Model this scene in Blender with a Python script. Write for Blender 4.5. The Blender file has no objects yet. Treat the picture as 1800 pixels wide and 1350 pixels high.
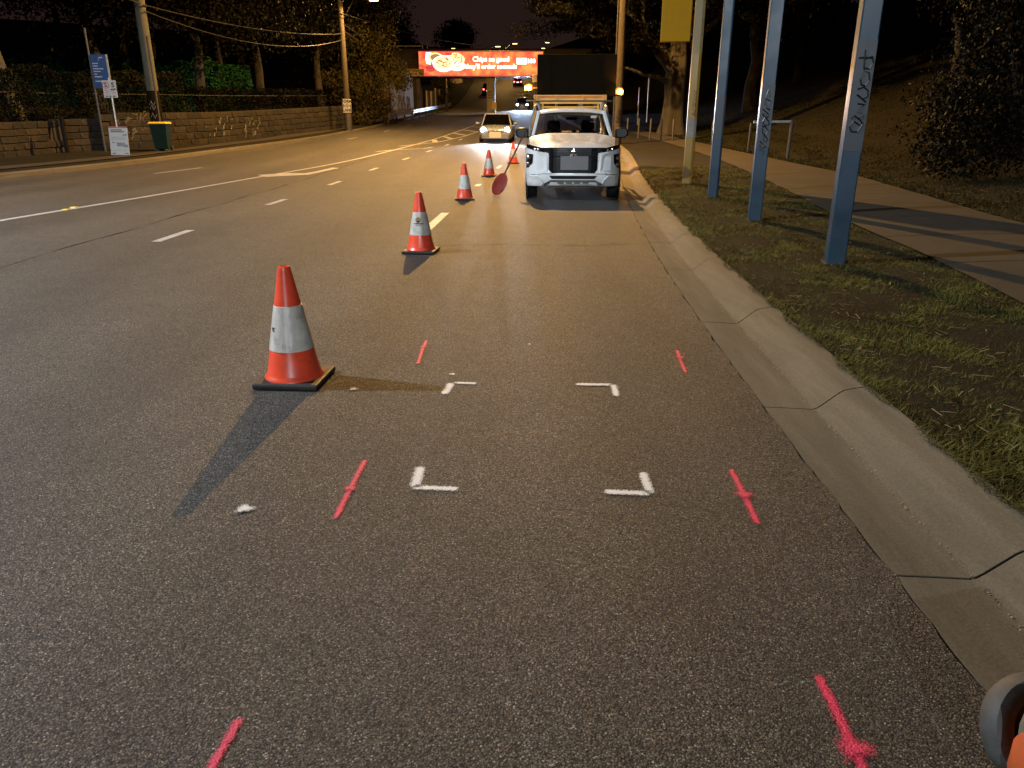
import bpy, bmesh, math, random
import numpy as np
from mathutils import Vector, Matrix
R = math.radians
random.seed(7); rng = np.random.default_rng(7)
scene = bpy.context.scene
col = scene.collection

# ------------------------------------------------------------------ camera, world, exposure
cam_d = bpy.data.cameras.new('camera'); cam = bpy.data.objects.new('camera', cam_d); col.objects.link(cam)
cam.location = (0, 0, 1.46); cam.rotation_euler = (R(90 - 19.5), 0, 0)
cam_d.sensor_fit = 'HORIZONTAL'; cam_d.sensor_width = 36; cam_d.lens = 36 * 1314 / 1800
cam_d.clip_start = 0.05; cam_d.clip_end = 2000
scene.camera = cam
scene.render.resolution_x = 1024; scene.render.resolution_y = 768
scene.view_settings.view_transform = 'Standard'; scene.view_settings.look = 'None'
scene.view_settings.exposure = 0; scene.view_settings.gamma = 1
cy = scene.cycles
cy.use_denoising = True
try: cy.denoiser = 'OPENIMAGEDENOISE'; cy.denoising_input_passes = 'RGB_ALBEDO_NORMAL'
except Exception: pass
cy.max_bounces = 6; cy.diffuse_bounces = 2; cy.glossy_bounces = 3; cy.transmission_bounces = 6; cy.transparent_max_bounces = 16
cy.sample_clamp_indirect = 4; cy.caustics_reflective = False; cy.caustics_refractive = False

world = bpy.data.worlds.new('World'); scene.world = world; world.use_nodes = True
wn = world.node_tree.nodes; wl = world.node_tree.links
for n in list(wn): wn.remove(n)
wo = wn.new('ShaderNodeOutputWorld'); bg = wn.new('ShaderNodeBackground')
tcw = wn.new('ShaderNodeTexCoord'); sep = wn.new('ShaderNodeSeparateXYZ'); rmp = wn.new('ShaderNodeValToRGB')
rmp.color_ramp.elements[0].position = 0.0; rmp.color_ramp.elements[0].color = (.020, .0105, .0085, 1)   # town glow at the horizon
rmp.color_ramp.elements[1].position = 0.6; rmp.color_ramp.elements[1].color = (.0040, .0030, .0038, 1)
wl.new(tcw.outputs['Generated'], sep.inputs[0]); wl.new(sep.outputs[2], rmp.inputs[0]); wl.new(rmp.outputs[0], bg.inputs[0])
bg.inputs[1].default_value = 1.0; wl.new(bg.outputs[0], wo.inputs[0])

# ------------------------------------------------------------------ light levels (lamps themselves are in their builders)
SODIUM = (1.0, .54, .15); COOL = (.86, .93, 1.0); AMBER = (1.0, .42, .04)
W_SODIUM = 35000; W_COOL = 13500; W_FAR = 4800; W_BEACON = 380; W_BEHIND = 20000

# ------------------------------------------------------------------ helpers
def tag(o, label=None, cat=None, group=None, kind=None):
    if label: o['label'] = label
    if cat: o['category'] = cat
    if group: o['group'] = group
    if kind: o['kind'] = kind
    return o
def empty(name, loc=(0, 0, 0), rz=0, label=None, cat=None, group=None):
    o = bpy.data.objects.new(name, None); col.objects.link(o); o.location = loc; o.rotation_euler = (0, 0, rz)
    o.empty_display_size = .1
    return tag(o, label, cat, group)
def children(o): return [c for c in bpy.data.objects if c.parent == o]
def copy_tree(o, parent=None):
    c = o.copy(); col.objects.link(c)
    if parent is not None: c.parent = parent
    for ch in children(o): copy_tree(ch, c)
    return c

class MB:
    def __init__(s): s.v = []; s.f = []
    def add(s, vs, fs):
        o = len(s.v); s.v += [tuple(p) for p in vs]; s.f += [tuple(o + i for i in f) for f in fs]; return s
    def box(s, c, size, rot=None):
        hx, hy, hz = size[0]/2, size[1]/2, size[2]/2
        vs = [Vector((x, y, z)) for x in (-hx, hx) for y in (-hy, hy) for z in (-hz, hz)]
        if rot is not None: vs = [rot @ p for p in vs]
        c = Vector(c)
        return s.add([p + c for p in vs], [(0,1,3,2),(4,6,7,5),(0,4,5,1),(2,3,7,6),(0,2,6,4),(1,5,7,3)])
    def beam(s, a, b, w, h, up=(0,0,1)):
        a = Vector(a); b = Vector(b); d = (b-a).normalized(); up = Vector(up)
        if abs(d.dot(up)) > .99: up = Vector((0,1,0))
        x = d.cross(up).normalized()*w/2; z = x.cross(d).normalized()*h/2
        vs = [p+i*x+j*z for p in (a,b) for i,j in ((-1,-1),(1,-1),(1,1),(-1,1))]
        return s.add(vs, [(0,3,2,1),(4,5,6,7),(0,1,5,4),(1,2,6,5),(2,3,7,6),(3,0,4,7)])
    def tube(s, pts, r, n=8, cap=True):
        pts = [Vector(p) for p in pts]; m = len(pts)
        rs = r if isinstance(r, (list, tuple)) else [r]*m
        vs = []; ref = None
        for i, p in enumerate(pts):
            d = (pts[min(i+1, m-1)] - pts[max(i-1, 0)]).normalized()
            if ref is None:
                ref = Vector((0,0,1)) if abs(d.z) < .9 else Vector((1,0,0))
            x = d.cross(ref).normalized(); z = x.cross(d).normalized(); ref = z
            for k in range(n):
                a = 2*math.pi*k/n; vs.append(p + x*math.cos(a)*rs[i] + z*math.sin(a)*rs[i])
        fs = [(i*n+k, i*n+(k+1)%n, (i+1)*n+(k+1)%n, (i+1)*n+k) for i in range(m-1) for k in range(n)]
        if cap: fs += [tuple(range(n))[::-1], tuple((m-1)*n+k for k in range(n))]
        return s.add(vs, fs)
    def lathe(s, prof, n=24, c=(0,0,0), axis='z', closed=False):
        vs = []
        for r, z in prof:
            for k in range(n):
                a = 2*math.pi*k/n; x, y = r*math.cos(a), r*math.sin(a)
                p = {'z': (x,y,z), 'x': (z,x,y), 'y': (x,z,y)}[axis]
                vs.append(Vector(p)+Vector(c))
        m = len(prof)
        fs = [(i*n+k, i*n+(k+1)%n, (i+1)*n+(k+1)%n, (i+1)*n+k) for i in range(m-1) for k in range(n)]
        if closed: fs += [((m-1)*n+k, (m-1)*n+(k+1)%n, (k+1)%n, k) for k in range(n)]
        else: fs += [tuple(range(n))[::-1], tuple((m-1)*n+k for k in range(n))]
        return s.add(vs, fs)
    def prism(s, poly, a, b, plane='xz'):
        n = len(poly); vs = []
        for d in (a, b):
            for u, v in poly:
                vs.append({'xz': (u,d,v), 'yz': (d,u,v), 'xy': (u,v,d)}[plane])
        fs = [tuple(range(n)), tuple(range(2*n-1, n-1, -1))] + [(i, n+i, n+(i+1)%n, (i+1)%n) for i in range(n)]
        return s.add(vs, fs)
    def grid(s, rows):
        m, n = len(rows), len(rows[0])
        return s.add([p for r in rows for p in r], [(i*n+j, i*n+j+1, (i+1)*n+j+1, (i+1)*n+j) for i in range(m-1) for j in range(n-1)])
    def loft(s, secs, cap=True):
        m, n = len(secs), len(secs[0])
        fs = [(i*n+k, i*n+(k+1)%n, (i+1)*n+(k+1)%n, (i+1)*n+k) for i in range(m-1) for k in range(n)]
        if cap: fs += [tuple(range(n))[::-1], tuple((m-1)*n+k for k in range(n))]
        return s.add([p for q in secs for p in q], fs)
    def build(s, name, mat, parent=None, smooth=False, bevel=0, ang=38, loc=None, fix=True, label=None):
        me = bpy.data.meshes.new(name); me.from_pydata(s.v, [], s.f); me.update()
        if fix:
            bm = bmesh.new(); bm.from_mesh(me); bmesh.ops.recalc_face_normals(bm, faces=bm.faces); bm.to_mesh(me); bm.free()
        me.materials.append(mat)
        if smooth:
            me.polygons.foreach_set('use_smooth', [True]*len(me.polygons))
            try: me.set_sharp_from_angle(angle=R(ang))
            except Exception: pass
        o = bpy.data.objects.new(name, me); col.objects.link(o)
        if parent is not None: o.parent = parent
        if loc: o.location = loc
        if bevel:
            b = o.modifiers.new('bevel', 'BEVEL'); b.width = bevel; b.segments = 2; b.limit_method = 'ANGLE'; b.angle_limit = R(40)
        if label: o['label'] = label
        return o

def np_mesh(name, verts, nper, mat, tint=None, parent=None, kind=None):
    """many small separate faces of nper corners each"""
    n = len(verts)//nper
    me = bpy.data.meshes.new(name)
    me.vertices.add(len(verts)); me.vertices.foreach_set('co', np.asarray(verts, np.float32).ravel())
    me.loops.add(len(verts)); me.loops.foreach_set('vertex_index', np.arange(len(verts), dtype=np.int32))
    me.polygons.add(n); me.polygons.foreach_set('loop_start', np.arange(0, len(verts), nper, dtype=np.int32))
    try: me.polygons.foreach_set('loop_total', np.full(n, nper, np.int32))
    except Exception: pass
    if tint is not None:
        a = me.attributes.new('tint', 'FLOAT', 'POINT'); a.data.foreach_set('value', np.repeat(tint, nper).astype(np.float32))
    me.update(calc_edges=True); me.materials.append(mat)
    o = bpy.data.objects.new(name, me); col.objects.link(o)
    if parent is not None: o.parent = parent
    if kind: o['kind'] = kind
    return o

def text_mesh(name, body, size, mat, parent, mtx, depth=.002, bold=0, align='CENTER', sx=1):
    cu = bpy.data.curves.new('txt', 'FONT'); cu.body = body; cu.size = size; cu.extrude = depth; cu.align_x = align; cu.align_y = 'CENTER'
    cu.offset = bold; cu.space_line = .95; cu.resolution_u = 3
    t = bpy.data.objects.new('txt', cu); col.objects.link(t)
    dg = bpy.context.evaluated_depsgraph_get(); dg.update()
    me = bpy.data.meshes.new_from_object(t.evaluated_get(dg)); bpy.data.objects.remove(t)
    me.name = name; me.transform(mtx @ Matrix.Diagonal((sx, 1, 1, 1))); me.materials.clear(); me.materials.append(mat)
    o = bpy.data.objects.new(name, me); col.objects.link(o); o.parent = parent
    return o
def face_cam(x, y, z): return Matrix.Translation((x, y, z)) @ Matrix.Rotation(R(90), 4, 'X')   # text plane facing -Y

# ------------------------------------------------------------------ materials
class NT:
    def __init__(s, name):
        s.m = bpy.data.materials.new(name); s.m.use_nodes = True; s.t = s.m.node_tree; s.n = s.t.nodes; s.l = s.t.links
        s.b = s.n['Principled BSDF']; s.out = s.n['Material Output']; s.tc = s.n.new('ShaderNodeTexCoord')
    def co(s, kind='Object', scale=None):
        if scale is None: return s.tc.outputs[kind]
        mp = s.n.new('ShaderNodeMapping'); s.l.new(s.tc.outputs[kind], mp.inputs[0])
        mp.inputs['Scale'].default_value = scale if isinstance(scale, (tuple, list)) else (scale,)*3
        return mp.outputs[0]
    def noise(s, scale, detail=4, rough=.55, co=None):
        n = s.n.new('ShaderNodeTexNoise'); n.inputs['Scale'].default_value = scale; n.inputs['Detail'].default_value = detail
        n.inputs['Roughness'].default_value = rough; s.l.new(co or s.co(), n.inputs['Vector']); return n
    def vor(s, scale, feature='F1', co=None):
        n = s.n.new('ShaderNodeTexVoronoi'); n.feature = feature; n.inputs['Scale'].default_value = scale
        s.l.new(co or s.co(), n.inputs['Vector']); return n
    def ramp(s, inp, stops):
        r = s.n.new('ShaderNodeValToRGB'); e = r.color_ramp.elements
        while len(e) < len(stops): e.new(.5)
        for k, (p, c) in enumerate(stops):
            e[k].position = p; e[k].color = tuple(c)+(1,) if isinstance(c, (tuple, list)) else (c, c, c, 1)
        s.l.new(inp, r.inputs[0]); return r.outputs[0]
    def mix(s, fac, a, b, mode='MIX'):
        m = s.n.new('ShaderNodeMix'); m.data_type = 'RGBA'; m.blend_type = mode
        for sock, v in ((m.inputs[0], fac), (m.inputs[6], a), (m.inputs[7], b)):
            if isinstance(v, (int, float)): sock.default_value = v if sock.type == 'VALUE' else (v, v, v, 1)
            elif isinstance(v, tuple): sock.default_value = v+(1,)
            else: s.l.new(v, sock)
        return m.outputs[2]
    def math(s, op, a, b=0.0, clamp=False):
        m = s.n.new('ShaderNodeMath'); m.operation = op; m.use_clamp = clamp
        for sock, v in ((m.inputs[0], a), (m.inputs[1], b)):
            if isinstance(v, (int, float)): sock.default_value = v
            else: s.l.new(v, sock)
        return m.outputs[0]
    def base(s, c):
        if isinstance(c, tuple): s.b.inputs['Base Color'].default_value = c+(1,)
        else: s.l.new(c, s.b.inputs['Base Color'])
    def set(s, k, v):
        if isinstance(v, (int, float)): s.b.inputs[k].default_value = v
        else: s.l.new(v, s.b.inputs[k])
    def bump(s, h, strength=.3, dist=.01):
        b = s.n.new('ShaderNodeBump'); b.inputs['Strength'].default_value = strength; b.inputs['Distance'].default_value = dist
        s.l.new(h, b.inputs['Height']); s.l.new(b.outputs[0], s.b.inputs['Normal'])

def pmat(name, c, rough=.5, metal=0, var=.25, scale=6, bump=.0, bscale=60, spec=.5, dirt=None, coat=0):
    t = NT(name); n = t.noise(scale, 5)
    lo = tuple(x*(1-var) for x in c); hi = tuple(min(1, x*(1+var)) for x in c)
    b = t.ramp(n.outputs[0], [(.3, lo), (.7, hi)])
    if dirt:
        d = t.noise(scale*.6, 8, .7); f = t.ramp(d.outputs[0], [(.5, 0.0), (.72, 1.0)])
        b = t.mix(t.math('MULTIPLY', f, .6), b, dirt)
    t.base(b); t.set('Metallic', metal); t.set('Specular IOR Level', spec)
    r = t.ramp(n.outputs[0], [(.3, max(0, rough-.08)), (.7, min(1, rough+.08))]); t.set('Roughness', r)
    if coat: t.set('Coat Weight', coat)
    if bump: t.bump(t.noise(bscale, 4).outputs[0], bump, .01)
    return t.m
def sheetmat():
    t = NT('reflective_sheet'); n = t.noise(11, 7, .7); v = t.vor(240); st = t.noise(30, 3, .6, co=t.co(scale=(1, 1, .06)))
    b = t.ramp(n.outputs[0], [(.30, (.30,.26,.20)), (.46, (.55,.52,.46)), (.7, (.66,.63,.57))])
    t.base(t.mix(.5, b, t.ramp(st.outputs[0], [(.35, .70), (.6, 1.1)]), 'MULTIPLY')); t.set('Roughness', .26); t.set('Specular IOR Level', .6)  # vertical glitter streaks are put into the colour, over mottled dirt
    t.bump(t.math('ADD', v.outputs['Distance'], st.outputs[0]), .25, .004); return t.m
def emat(name, c, strength):
    t = NT(name); t.base((.02,.02,.02)); t.b.inputs['Emission Color'].default_value = c+(1,); t.set('Emission Strength', strength); return t.m
def leafmat(name, dark, light, rough=.55):
    t = NT(name); a = t.n.new('ShaderNodeAttribute'); a.attribute_name = 'tint'
    t.base(t.ramp(a.outputs['Fac'], [(0, dark), (1, light)])); t.set('Roughness', rough); t.set('Specular IOR Level', .06); return t.m

def asphalt():
    t = NT('asphalt'); co = t.co()
    v = t.vor(185, co=co); sp = t.n.new('ShaderNodeSeparateColor'); t.l.new(v.outputs['Color'], sp.inputs[0])
    chip = t.ramp(sp.outputs[0], [(0, (.038,.0325,.026)), (.45, (.090,.077,.062)), (.80, (.165,.142,.116)), (.95, (.25,.22,.182)), (1, (.46,.41,.345))])
    v2 = t.vor(430, co=co); sp2 = t.n.new('ShaderNodeSeparateColor'); t.l.new(v2.outputs['Color'], sp2.inputs[0])
    fine = t.ramp(sp2.outputs[0], [(0, .55), (.8, 1.0), (1, 1.7)])
    gap = t.ramp(v.outputs['Distance'], [(.28, 1.0), (.72, .14)])
    c = t.mix(1.0, t.mix(1.0, chip, gap, 'MULTIPLY'), fine, 'MULTIPLY')
    big = t.noise(.55, 5, .6, co=t.co(scale=(1.0, .22, 1))); tone = t.ramp(big.outputs[0], [(.3, .70), (.7, 1.24)])
    patch = t.noise(2.3, 6, .65, co=co); tone2 = t.ramp(patch.outputs[0], [(.32, .84), (.68, 1.10)])
    # worn wheel tracks along the lanes, polished slightly darker, and blotches of old oil
    sx = t.n.new('ShaderNodeSeparateXYZ'); t.l.new(co, sx.inputs[0]); wob = t.noise(.35, 3, .5, co=co)
    trk = t.math('SINE', t.math('ADD', t.math('MULTIPLY', sx.outputs[0], 3.85), t.math('MULTIPLY', wob.outputs[0], 2.2)))
    c = t.mix(1.0, c, t.ramp(t.math('MULTIPLY', t.math('ADD', trk, 1.0), .5), [(.1, .90), (.9, 1.06)]), 'MULTIPLY')
    oil = t.noise(5.5, 4, .6, co=co); c = t.mix(1.0, c, t.ramp(oil.outputs[0], [(.27, .62), (.36, 1.0)]), 'MULTIPLY')
    c = t.mix(1.0, t.mix(1.0, c, tone, 'MULTIPLY'), tone2, 'MULTIPLY')
    t.base(c); t.set('Roughness', t.ramp(sp.outputs[1], [(0, .55), (1, .92)])); t.set('Specular IOR Level', .42)
    h = t.math('ADD', t.math('MULTIPLY', t.math('SUBTRACT', 1.0, v.outputs['Distance']), 1.0), t.math('MULTIPLY', sp2.outputs[1], .35))
    t.bump(t.math('ADD', h, t.math('MULTIPLY', sp.outputs[2], .8)), .55, .007); return t.m
def spraymat(name, c, strength=1.0):
    t = NT(name); uv = t.n.new('ShaderNodeSeparateXYZ'); t.l.new(t.tc.outputs['UV'], uv.inputs[0])
    u1 = t.math('MAXIMUM', t.math('SUBTRACT', 1.0, uv.outputs[0]), 0.0)
    e = t.math('SUBTRACT', 1.0, t.math('SQRT', t.math('ADD', t.math('MULTIPLY', u1, u1), t.math('MULTIPLY', uv.outputs[1], uv.outputs[1]))))
    v = t.vor(185); gap = t.ramp(v.outputs['Distance'], [(.3, 0.0), (.75, .75)])
    n = t.noise(160, 3, .7); n2 = t.noise(22, 3, .6)
    a = t.math('SUBTRACT', t.math('ADD', t.math('MULTIPLY', e, 2.1), t.math('MULTIPLY', n2.outputs[0], .7)), t.math('ADD', t.math('MULTIPLY', n.outputs[0], 1.5), gap))
    a = t.math('ADD', a, .45 if c[1] > .2 else .12); a = t.math('MULTIPLY', t.math('MULTIPLY', a, strength), t.math('MULTIPLY', t.math('ADD', e, .02), 9.0, True), True)
    t.base(c); t.set('Roughness', .6); t.set('Alpha', a)
    t.bump(t.math('SUBTRACT', 1.0, v.outputs['Distance']), .5, .006); return t.m
def linepaint():
    t = NT('line_paint'); v = t.vor(185); n = t.noise(3, 6, .7)
    c = t.ramp(n.outputs[0], [(.3, (.33,.32,.30)), (.65, (.50,.49,.46))])
    t.base(t.mix(1.0, c, t.ramp(v.outputs['Distance'], [(.3, 1.0), (.8, .55)]), 'MULTIPLY')); t.set('Roughness', .55)
    w = t.noise(30, 5, .75); t.set('Alpha', t.ramp(w.outputs[0], [(.34, 0.25), (.44, 1.0)]))
    t.bump(t.math('SUBTRACT', 1.0, v.outputs['Distance']), .35, .005); return t.m
def concrete(name, c, stain=(.10,.085,.06), amt=.55, st=(1,1,1)):
    t = NT(name); n = t.noise(3.2, 8, .68, co=t.co(scale=st)); n2 = t.noise(90, 3, .6); n3 = t.noise(.9, 4, .6, co=t.co(scale=st))
    b = t.ramp(n.outputs[0], [(.28, tuple(x*.72 for x in c)), (.72, tuple(x*1.18 for x in c))])
    b = t.mix(t.math('MULTIPLY', t.ramp(n3.outputs[0], [(.42, 0.0), (.68, 1.0)]), amt), b, stain)
    b = t.mix(.5, b, t.ramp(n2.outputs[0], [(.3, .55), (.7, 1.25)]), 'MULTIPLY')
    t.base(b); t.set('Roughness', .85); t.set('Specular IOR Level', .3)
    t.bump(t.math('ADD', n2.outputs[0], t.math('MULTIPLY', n.outputs[0], .5)), .35, .005); return t.m
def soilmat():
    t = NT('soil_turf'); n = t.noise(1.6, 8, .7); n2 = t.noise(38, 5, .7)
    b = t.ramp(n.outputs[0], [(.32, (.016,.0105,.005)), (.52, (.019,.016,.0065)), (.7, (.025,.026,.009))])
    t.base(t.mix(.8, b, t.ramp(n2.outputs[0], [(.3, .35), (.72, 1.6)]), 'MULTIPLY')); t.set('Roughness', .95); t.set('Specular IOR Level', .15)
    t.bump(n2.outputs[0], .9, .04); return t.m
def barkmat(name, c):
    t = NT(name); n = t.noise(4, 7, .7, co=t.co(scale=(5,5,.8)))
    t.base(t.ramp(n.outputs[0], [(.3, tuple(x*.5 for x in c)), (.7, tuple(x*1.3 for x in c))])); t.set('Roughness', .9)
    t.bump(n.outputs[0], .8, .05); return t.m
def glassmat(name, tint=.25):
    t = NT(name); g = t.n.new('ShaderNodeBsdfGlossy'); g.inputs['Roughness'].default_value = .03; g.inputs['Color'].default_value = (.9,.9,.9,1)
    tr = t.n.new('ShaderNodeBsdfTransparent'); tr.inputs['Color'].default_value = (tint, tint, tint*1.05, 1)
    f = t.n.new('ShaderNodeFresnel'); f.inputs['IOR'].default_value = 1.5; mx = t.n.new('ShaderNodeMixShader')
    t.l.new(f.outputs[0], mx.inputs[0]); t.l.new(tr.outputs[0], mx.inputs[1]); t.l.new(g.outputs[0], mx.inputs[2]); t.l.new(mx.outputs[0], t.out.inputs[0]); return t.m

M = dict(
    asphalt=asphalt(), line=linepaint(), spray_w=spraymat('white_spray', (.62,.62,.60)), spray_p=spraymat('pink_spray', (.58,.026,.085), 1.0),
    kerb=concrete('kerb_concrete', (.122,.104,.072), (.060,.050,.033), .6, (3.5, .35, 3.5)), path=concrete('path_concrete', (.050,.040,.026), (.024,.019,.011), .5), soil=soilmat(),
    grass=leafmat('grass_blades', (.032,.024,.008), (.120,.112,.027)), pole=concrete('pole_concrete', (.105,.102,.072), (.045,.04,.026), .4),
    stone=pmat('wall_stone', (.0105,.0068,.0033), .9, var=.55, scale=5, bump=.6, bscale=25, dirt=(.06,.045,.03)), mortar=pmat('mortar', (.030,.020,.0095), .95, bump=.3),
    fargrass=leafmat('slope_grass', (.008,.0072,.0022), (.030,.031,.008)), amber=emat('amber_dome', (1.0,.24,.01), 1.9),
    cone=pmat('cone_pvc', (.82,.080,.032), .33, var=.10, scale=9, spec=.5, bump=.02, dirt=(.34,.035,.018)), rubber=pmat('black_rubber', (.022,.021,.020), .6, var=.3, scale=20, bump=.15, dirt=(.06,.05,.04)),
    sheet=sheetmat(), ink=pmat('dark_ink', (.03,.028,.03), .6),
    white=pmat('white_car_paint', (.74,.77,.78), .22, var=.03, coat=.6), silver=pmat('silver_car_paint', (.20,.215,.24), .25, metal=.15, var=.05, coat=.5),
    dkcar=pmat('dark_car_paint', (.015,.015,.018), .2, coat=.6), red_car=pmat('red_car_paint', (.18,.02,.02), .25, coat=.5), blue_car=pmat('blue_car_paint', (.06,.09,.16), .25, coat=.5),
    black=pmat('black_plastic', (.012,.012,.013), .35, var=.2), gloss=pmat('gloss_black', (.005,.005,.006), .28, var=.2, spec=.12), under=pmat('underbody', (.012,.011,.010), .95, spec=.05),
    tyre=pmat('tyre', (.018,.018,.018), .75, bump=.1), chrome=pmat('chrome', (.75,.75,.76), .12, metal=1, var=.03), grey=pmat('grey_plastic', (.20,.205,.21), .45),
    plate=pmat('blank_plate', (.16,.16,.165), .6, var=.04), plate_w=pmat('pale_plate', (.42,.39,.35), .6, var=.04), glass=glassmat('window_glass', .72), dglass=glassmat('dark_glass', .12),
    seat=pmat('seat_cloth', (.02,.02,.022), .85), trim=pmat('cab_lining', (.30,.28,.25), .8), ladder=pmat('yellow_frame', (.62,.34,.05), .4, var=.12), galv=pmat('galvanised_steel', (.42,.43,.43), .42, metal=.7, var=.15, scale=10),
    board=pmat('board_back', (.010,.0070,.0035), .9, var=.2, spec=.05), blue=pmat('blue_post_paint', (.012,.040,.070), .38, var=.14, scale=3, dirt=(.017,.035,.052)), blue2=pmat('overpaint_grey_blue', (.036,.048,.058), .45, var=.1),
    yellow=pmat('yellow_post_paint', (.27,.155,.02), .38, var=.08, scale=3), yellow2=pmat('yellow_patch', (.20,.15,.06), .45), greypatch=pmat('grey_overpaint', (.22,.20,.17), .6), gold=pmat('yellow_panel', (.33,.165,.001), .6, var=.06, spec=.15),
    bin=pmat('bin_green', (.006,.016,.008), .6, spec=.1), lid=pmat('bin_lid_yellow', (.70,.42,.03), .45), sign_w=pmat('sign_white', (.45,.43,.40), .45, var=.06), sign_b=pmat('sign_blue', (.015,.05,.15), .45), signtext=pmat('sign_ink', (.02,.02,.02), .6), redink=pmat('red_ink', (.45,.06,.05), .6),
    signyellow=pmat('sign_yellow', (.72,.50,.14), .45), wood=barkmat('timber', (.060,.045,.030)), steel=pmat('dark_steel', (.05,.047,.042), .6), rail=pmat('guard_rail_steel', (.38,.36,.34), .4, metal=.6, var=.2),
    bridge=concrete('bridge_concrete', (.16,.13,.10), (.05,.04,.03)), pier=concrete('pier_concrete', (.46,.41,.33), (.14,.11,.08), .35), abut=concrete('dark_abutment', (.09,.07,.05), (.03,.025,.02)),
    cable=pmat('cable', (.025,.022,.02), .5), leaf=leafmat('leaves', (.0015,.0015,.0007), (.0065,.0056,.0024)), leafh=leafmat('hedge_leaves', (.003,.003,.0014), (.019,.0165,.0065)), leaf_green_lit=leafmat('green_lit_hedge_leaves', (.015,.07,.025), (.010,.030,.015)),  # back hedge: green lamp light is put into its leaf colour
    leafv=leafmat('creeper_leaves', (.012,.011,.004), (.065,.052,.016)), leafp=leafmat('cypress_sprays', (.002,.002,.001), (.012,.0100,.004)), bark=barkmat('bark', (.020,.015,.010)), cypbark=barkmat('cypress_bark', (.042,.035,.025)), palebark=barkmat('pale_bark', (.060,.055,.046)), dimbark=barkmat('dim_bark', (.014,.012,.009)),
    brown=pmat('dry_leaf', (.12,.08,.04), .8), straw=leafmat('straw', (.16,.12,.06), (.34,.28,.16)), orange=pmat('orange_shell', (.50,.10,.03), .42, var=.06), tan=pmat('tan_shell', (.14,.125,.095), .4),
    paddle=pmat('paddle_red', (.20,.025,.018), .5), lampbody=pmat('lamp_housing', (.12,.12,.12), .5, metal=.5), graff=pmat('graffiti_black', (.012,.012,.014), .4), graffw=pmat('graffiti_pale', (.14,.12,.09), .6), graffr=pmat('graffiti_red', (.36,.07,.04), .6),
    lamp=emat('lamp_glow', (1.0,.60,.20), 8), lampw=emat('lamp_cool_glow', (.85,.93,1.0), 40), beacon=emat('beacon_glow', (1.0,.50,.06), 60), head=emat('headlamp_glow', (.95,.97,1.0), 60), headb=emat('headlamp_blue_glow', (.62,.78,1.0), 60), tail=emat('tail_glow', (1.0,.10,.13), 14), tailw=emat('plate_glow', (1.0,.85,.8), 3),
    greytyre=pmat('grey_tyre', (.050,.050,.047), .7, var=.15, scale=30, bump=.1),
    reflector=pmat('yellow_marker', (.65,.48,.05), .35),
)
def screenmat():
    t = NT('lit_banner'); n = t.noise(1.1, 3, .5); g = t.ramp(n.outputs[0], [(.33, (.85,.035,.045)), (.5, (.95,.16,.05)), (.66, (1.0,.36,.07))])
    t.base((.1,.02,.02)); t.l.new(g, t.b.inputs['Emission Color']); t.set('Emission Strength', 1.15); return t.m
M['screen'] = screenmat(); M['lit_w'] = emat('lit_white', (1.0,.95,.75), 2.2); M['lit_y'] = emat('lit_pale_yellow', (1.0,.78,.36), 1.5); M['lit_g'] = emat('lit_olive', (.30,.22,.06), 1.0); M['lit_r'] = emat('lit_red', (.72,.02,.05), 1.0); M['lit_o']=emat('lit_orange', (1.0,.40,.10), 1.2)

# ------------------------------------------------------------------ ground heights and road edges
def curve(xs, ys):
    xs = np.array(xs, float); ys = np.array(ys, float); m = np.gradient(ys, xs)
    X = np.arange(-80, 1000, .25); i = np.clip(np.searchsorted(xs, X)-1, 0, len(xs)-2); h = xs[i+1]-xs[i]; t = np.clip((X-xs[i])/h, 0, 1)
    T = ((2*t**3-3*t**2+1)*ys[i]+(t**3-2*t**2+t)*h*m[i]+(-2*t**3+3*t**2)*ys[i+1]+(t**3-t**2)*h*m[i+1]).tolist()
    def f(x):
        u = (min(max(x, -80), 998)+80)*4; k = int(u); return T[k]+(T[k+1]-T[k])*(u-k)
    return f
TZ = curve([-80,-20,0,10,20,39,60,85,100,145,200,260,400,900], [0,0,0,0,.0,.28,.9,1.83,2.5,7,15,22,30,34])
_k = np.polyfit([1.6,4.4,7.5,11.8,15.5,20,30], [1.28,1.41,1.60,1.92,2.33,2.85,4.0], 3)
RL = curve([-80,-10]+list(range(0,31))+[42,60,85,145,260,900], [1.2,1.2]+[float(np.polyval(_k, q)) for q in range(0,31)]+[4.7,4.7,4.5,6,7,8])       # right gutter lip
LK = curve([-80,0,10,20,25,33,45,56,70,82,103,145,260,900], [-13.4,-13.4,-13.4,-13.25,-12.65,-12.1,-10.98,-10.4,-10.0,-9.4,-8.1,-7.5,-9,-10])  # left kerb face
WX = curve([-80,5,26,30,34,42,49,55.6,60,70,80], [-17.2,-17.2,-17.2,-16.9,-14.95,-13.9,-12.7,-11.75,-11.6,-11.3,-10.6])                      # left wall face
PL = curve([-80,0,5.25,7.35,9.5,13.35,18.35,22.6,29.8,45,60], [3.1,3.3,3.70,4.05,4.30,4.95,5.75,6.3,6.9,7.2,7.0])                             # footpath, road side edge
def pathw(y): return float(np.interp(y, [0,8,13,18,22,30,45], [2.0,2.0,2.1,2.25,1.9,1.5,1.2]))
KW = .54
def zr(x, y):                                   # right of the kerb back
    d = x-(RL(y)+KW)
    z = TZ(y)+.125+min(d, 3)*.035
    a = max(0, x-(PL(y)+pathw(y)+.9)); z += .10*a if a < 4 else .4+.30*(a-4) if a < 30 else .4+.30*26+.08*(a-30)
    return z
def zl(x, y):                                   # left of the kerb
    z = TZ(y)+.13+min(LK(y)-x, 3)*.02
    if y < 80 and x < WX(y)-.25: z += 1.05 + min(3.0, .06*(WX(y)-x))
    elif y >= 80: z += .06*max(0, LK(y)-3-x)
    return z
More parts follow.
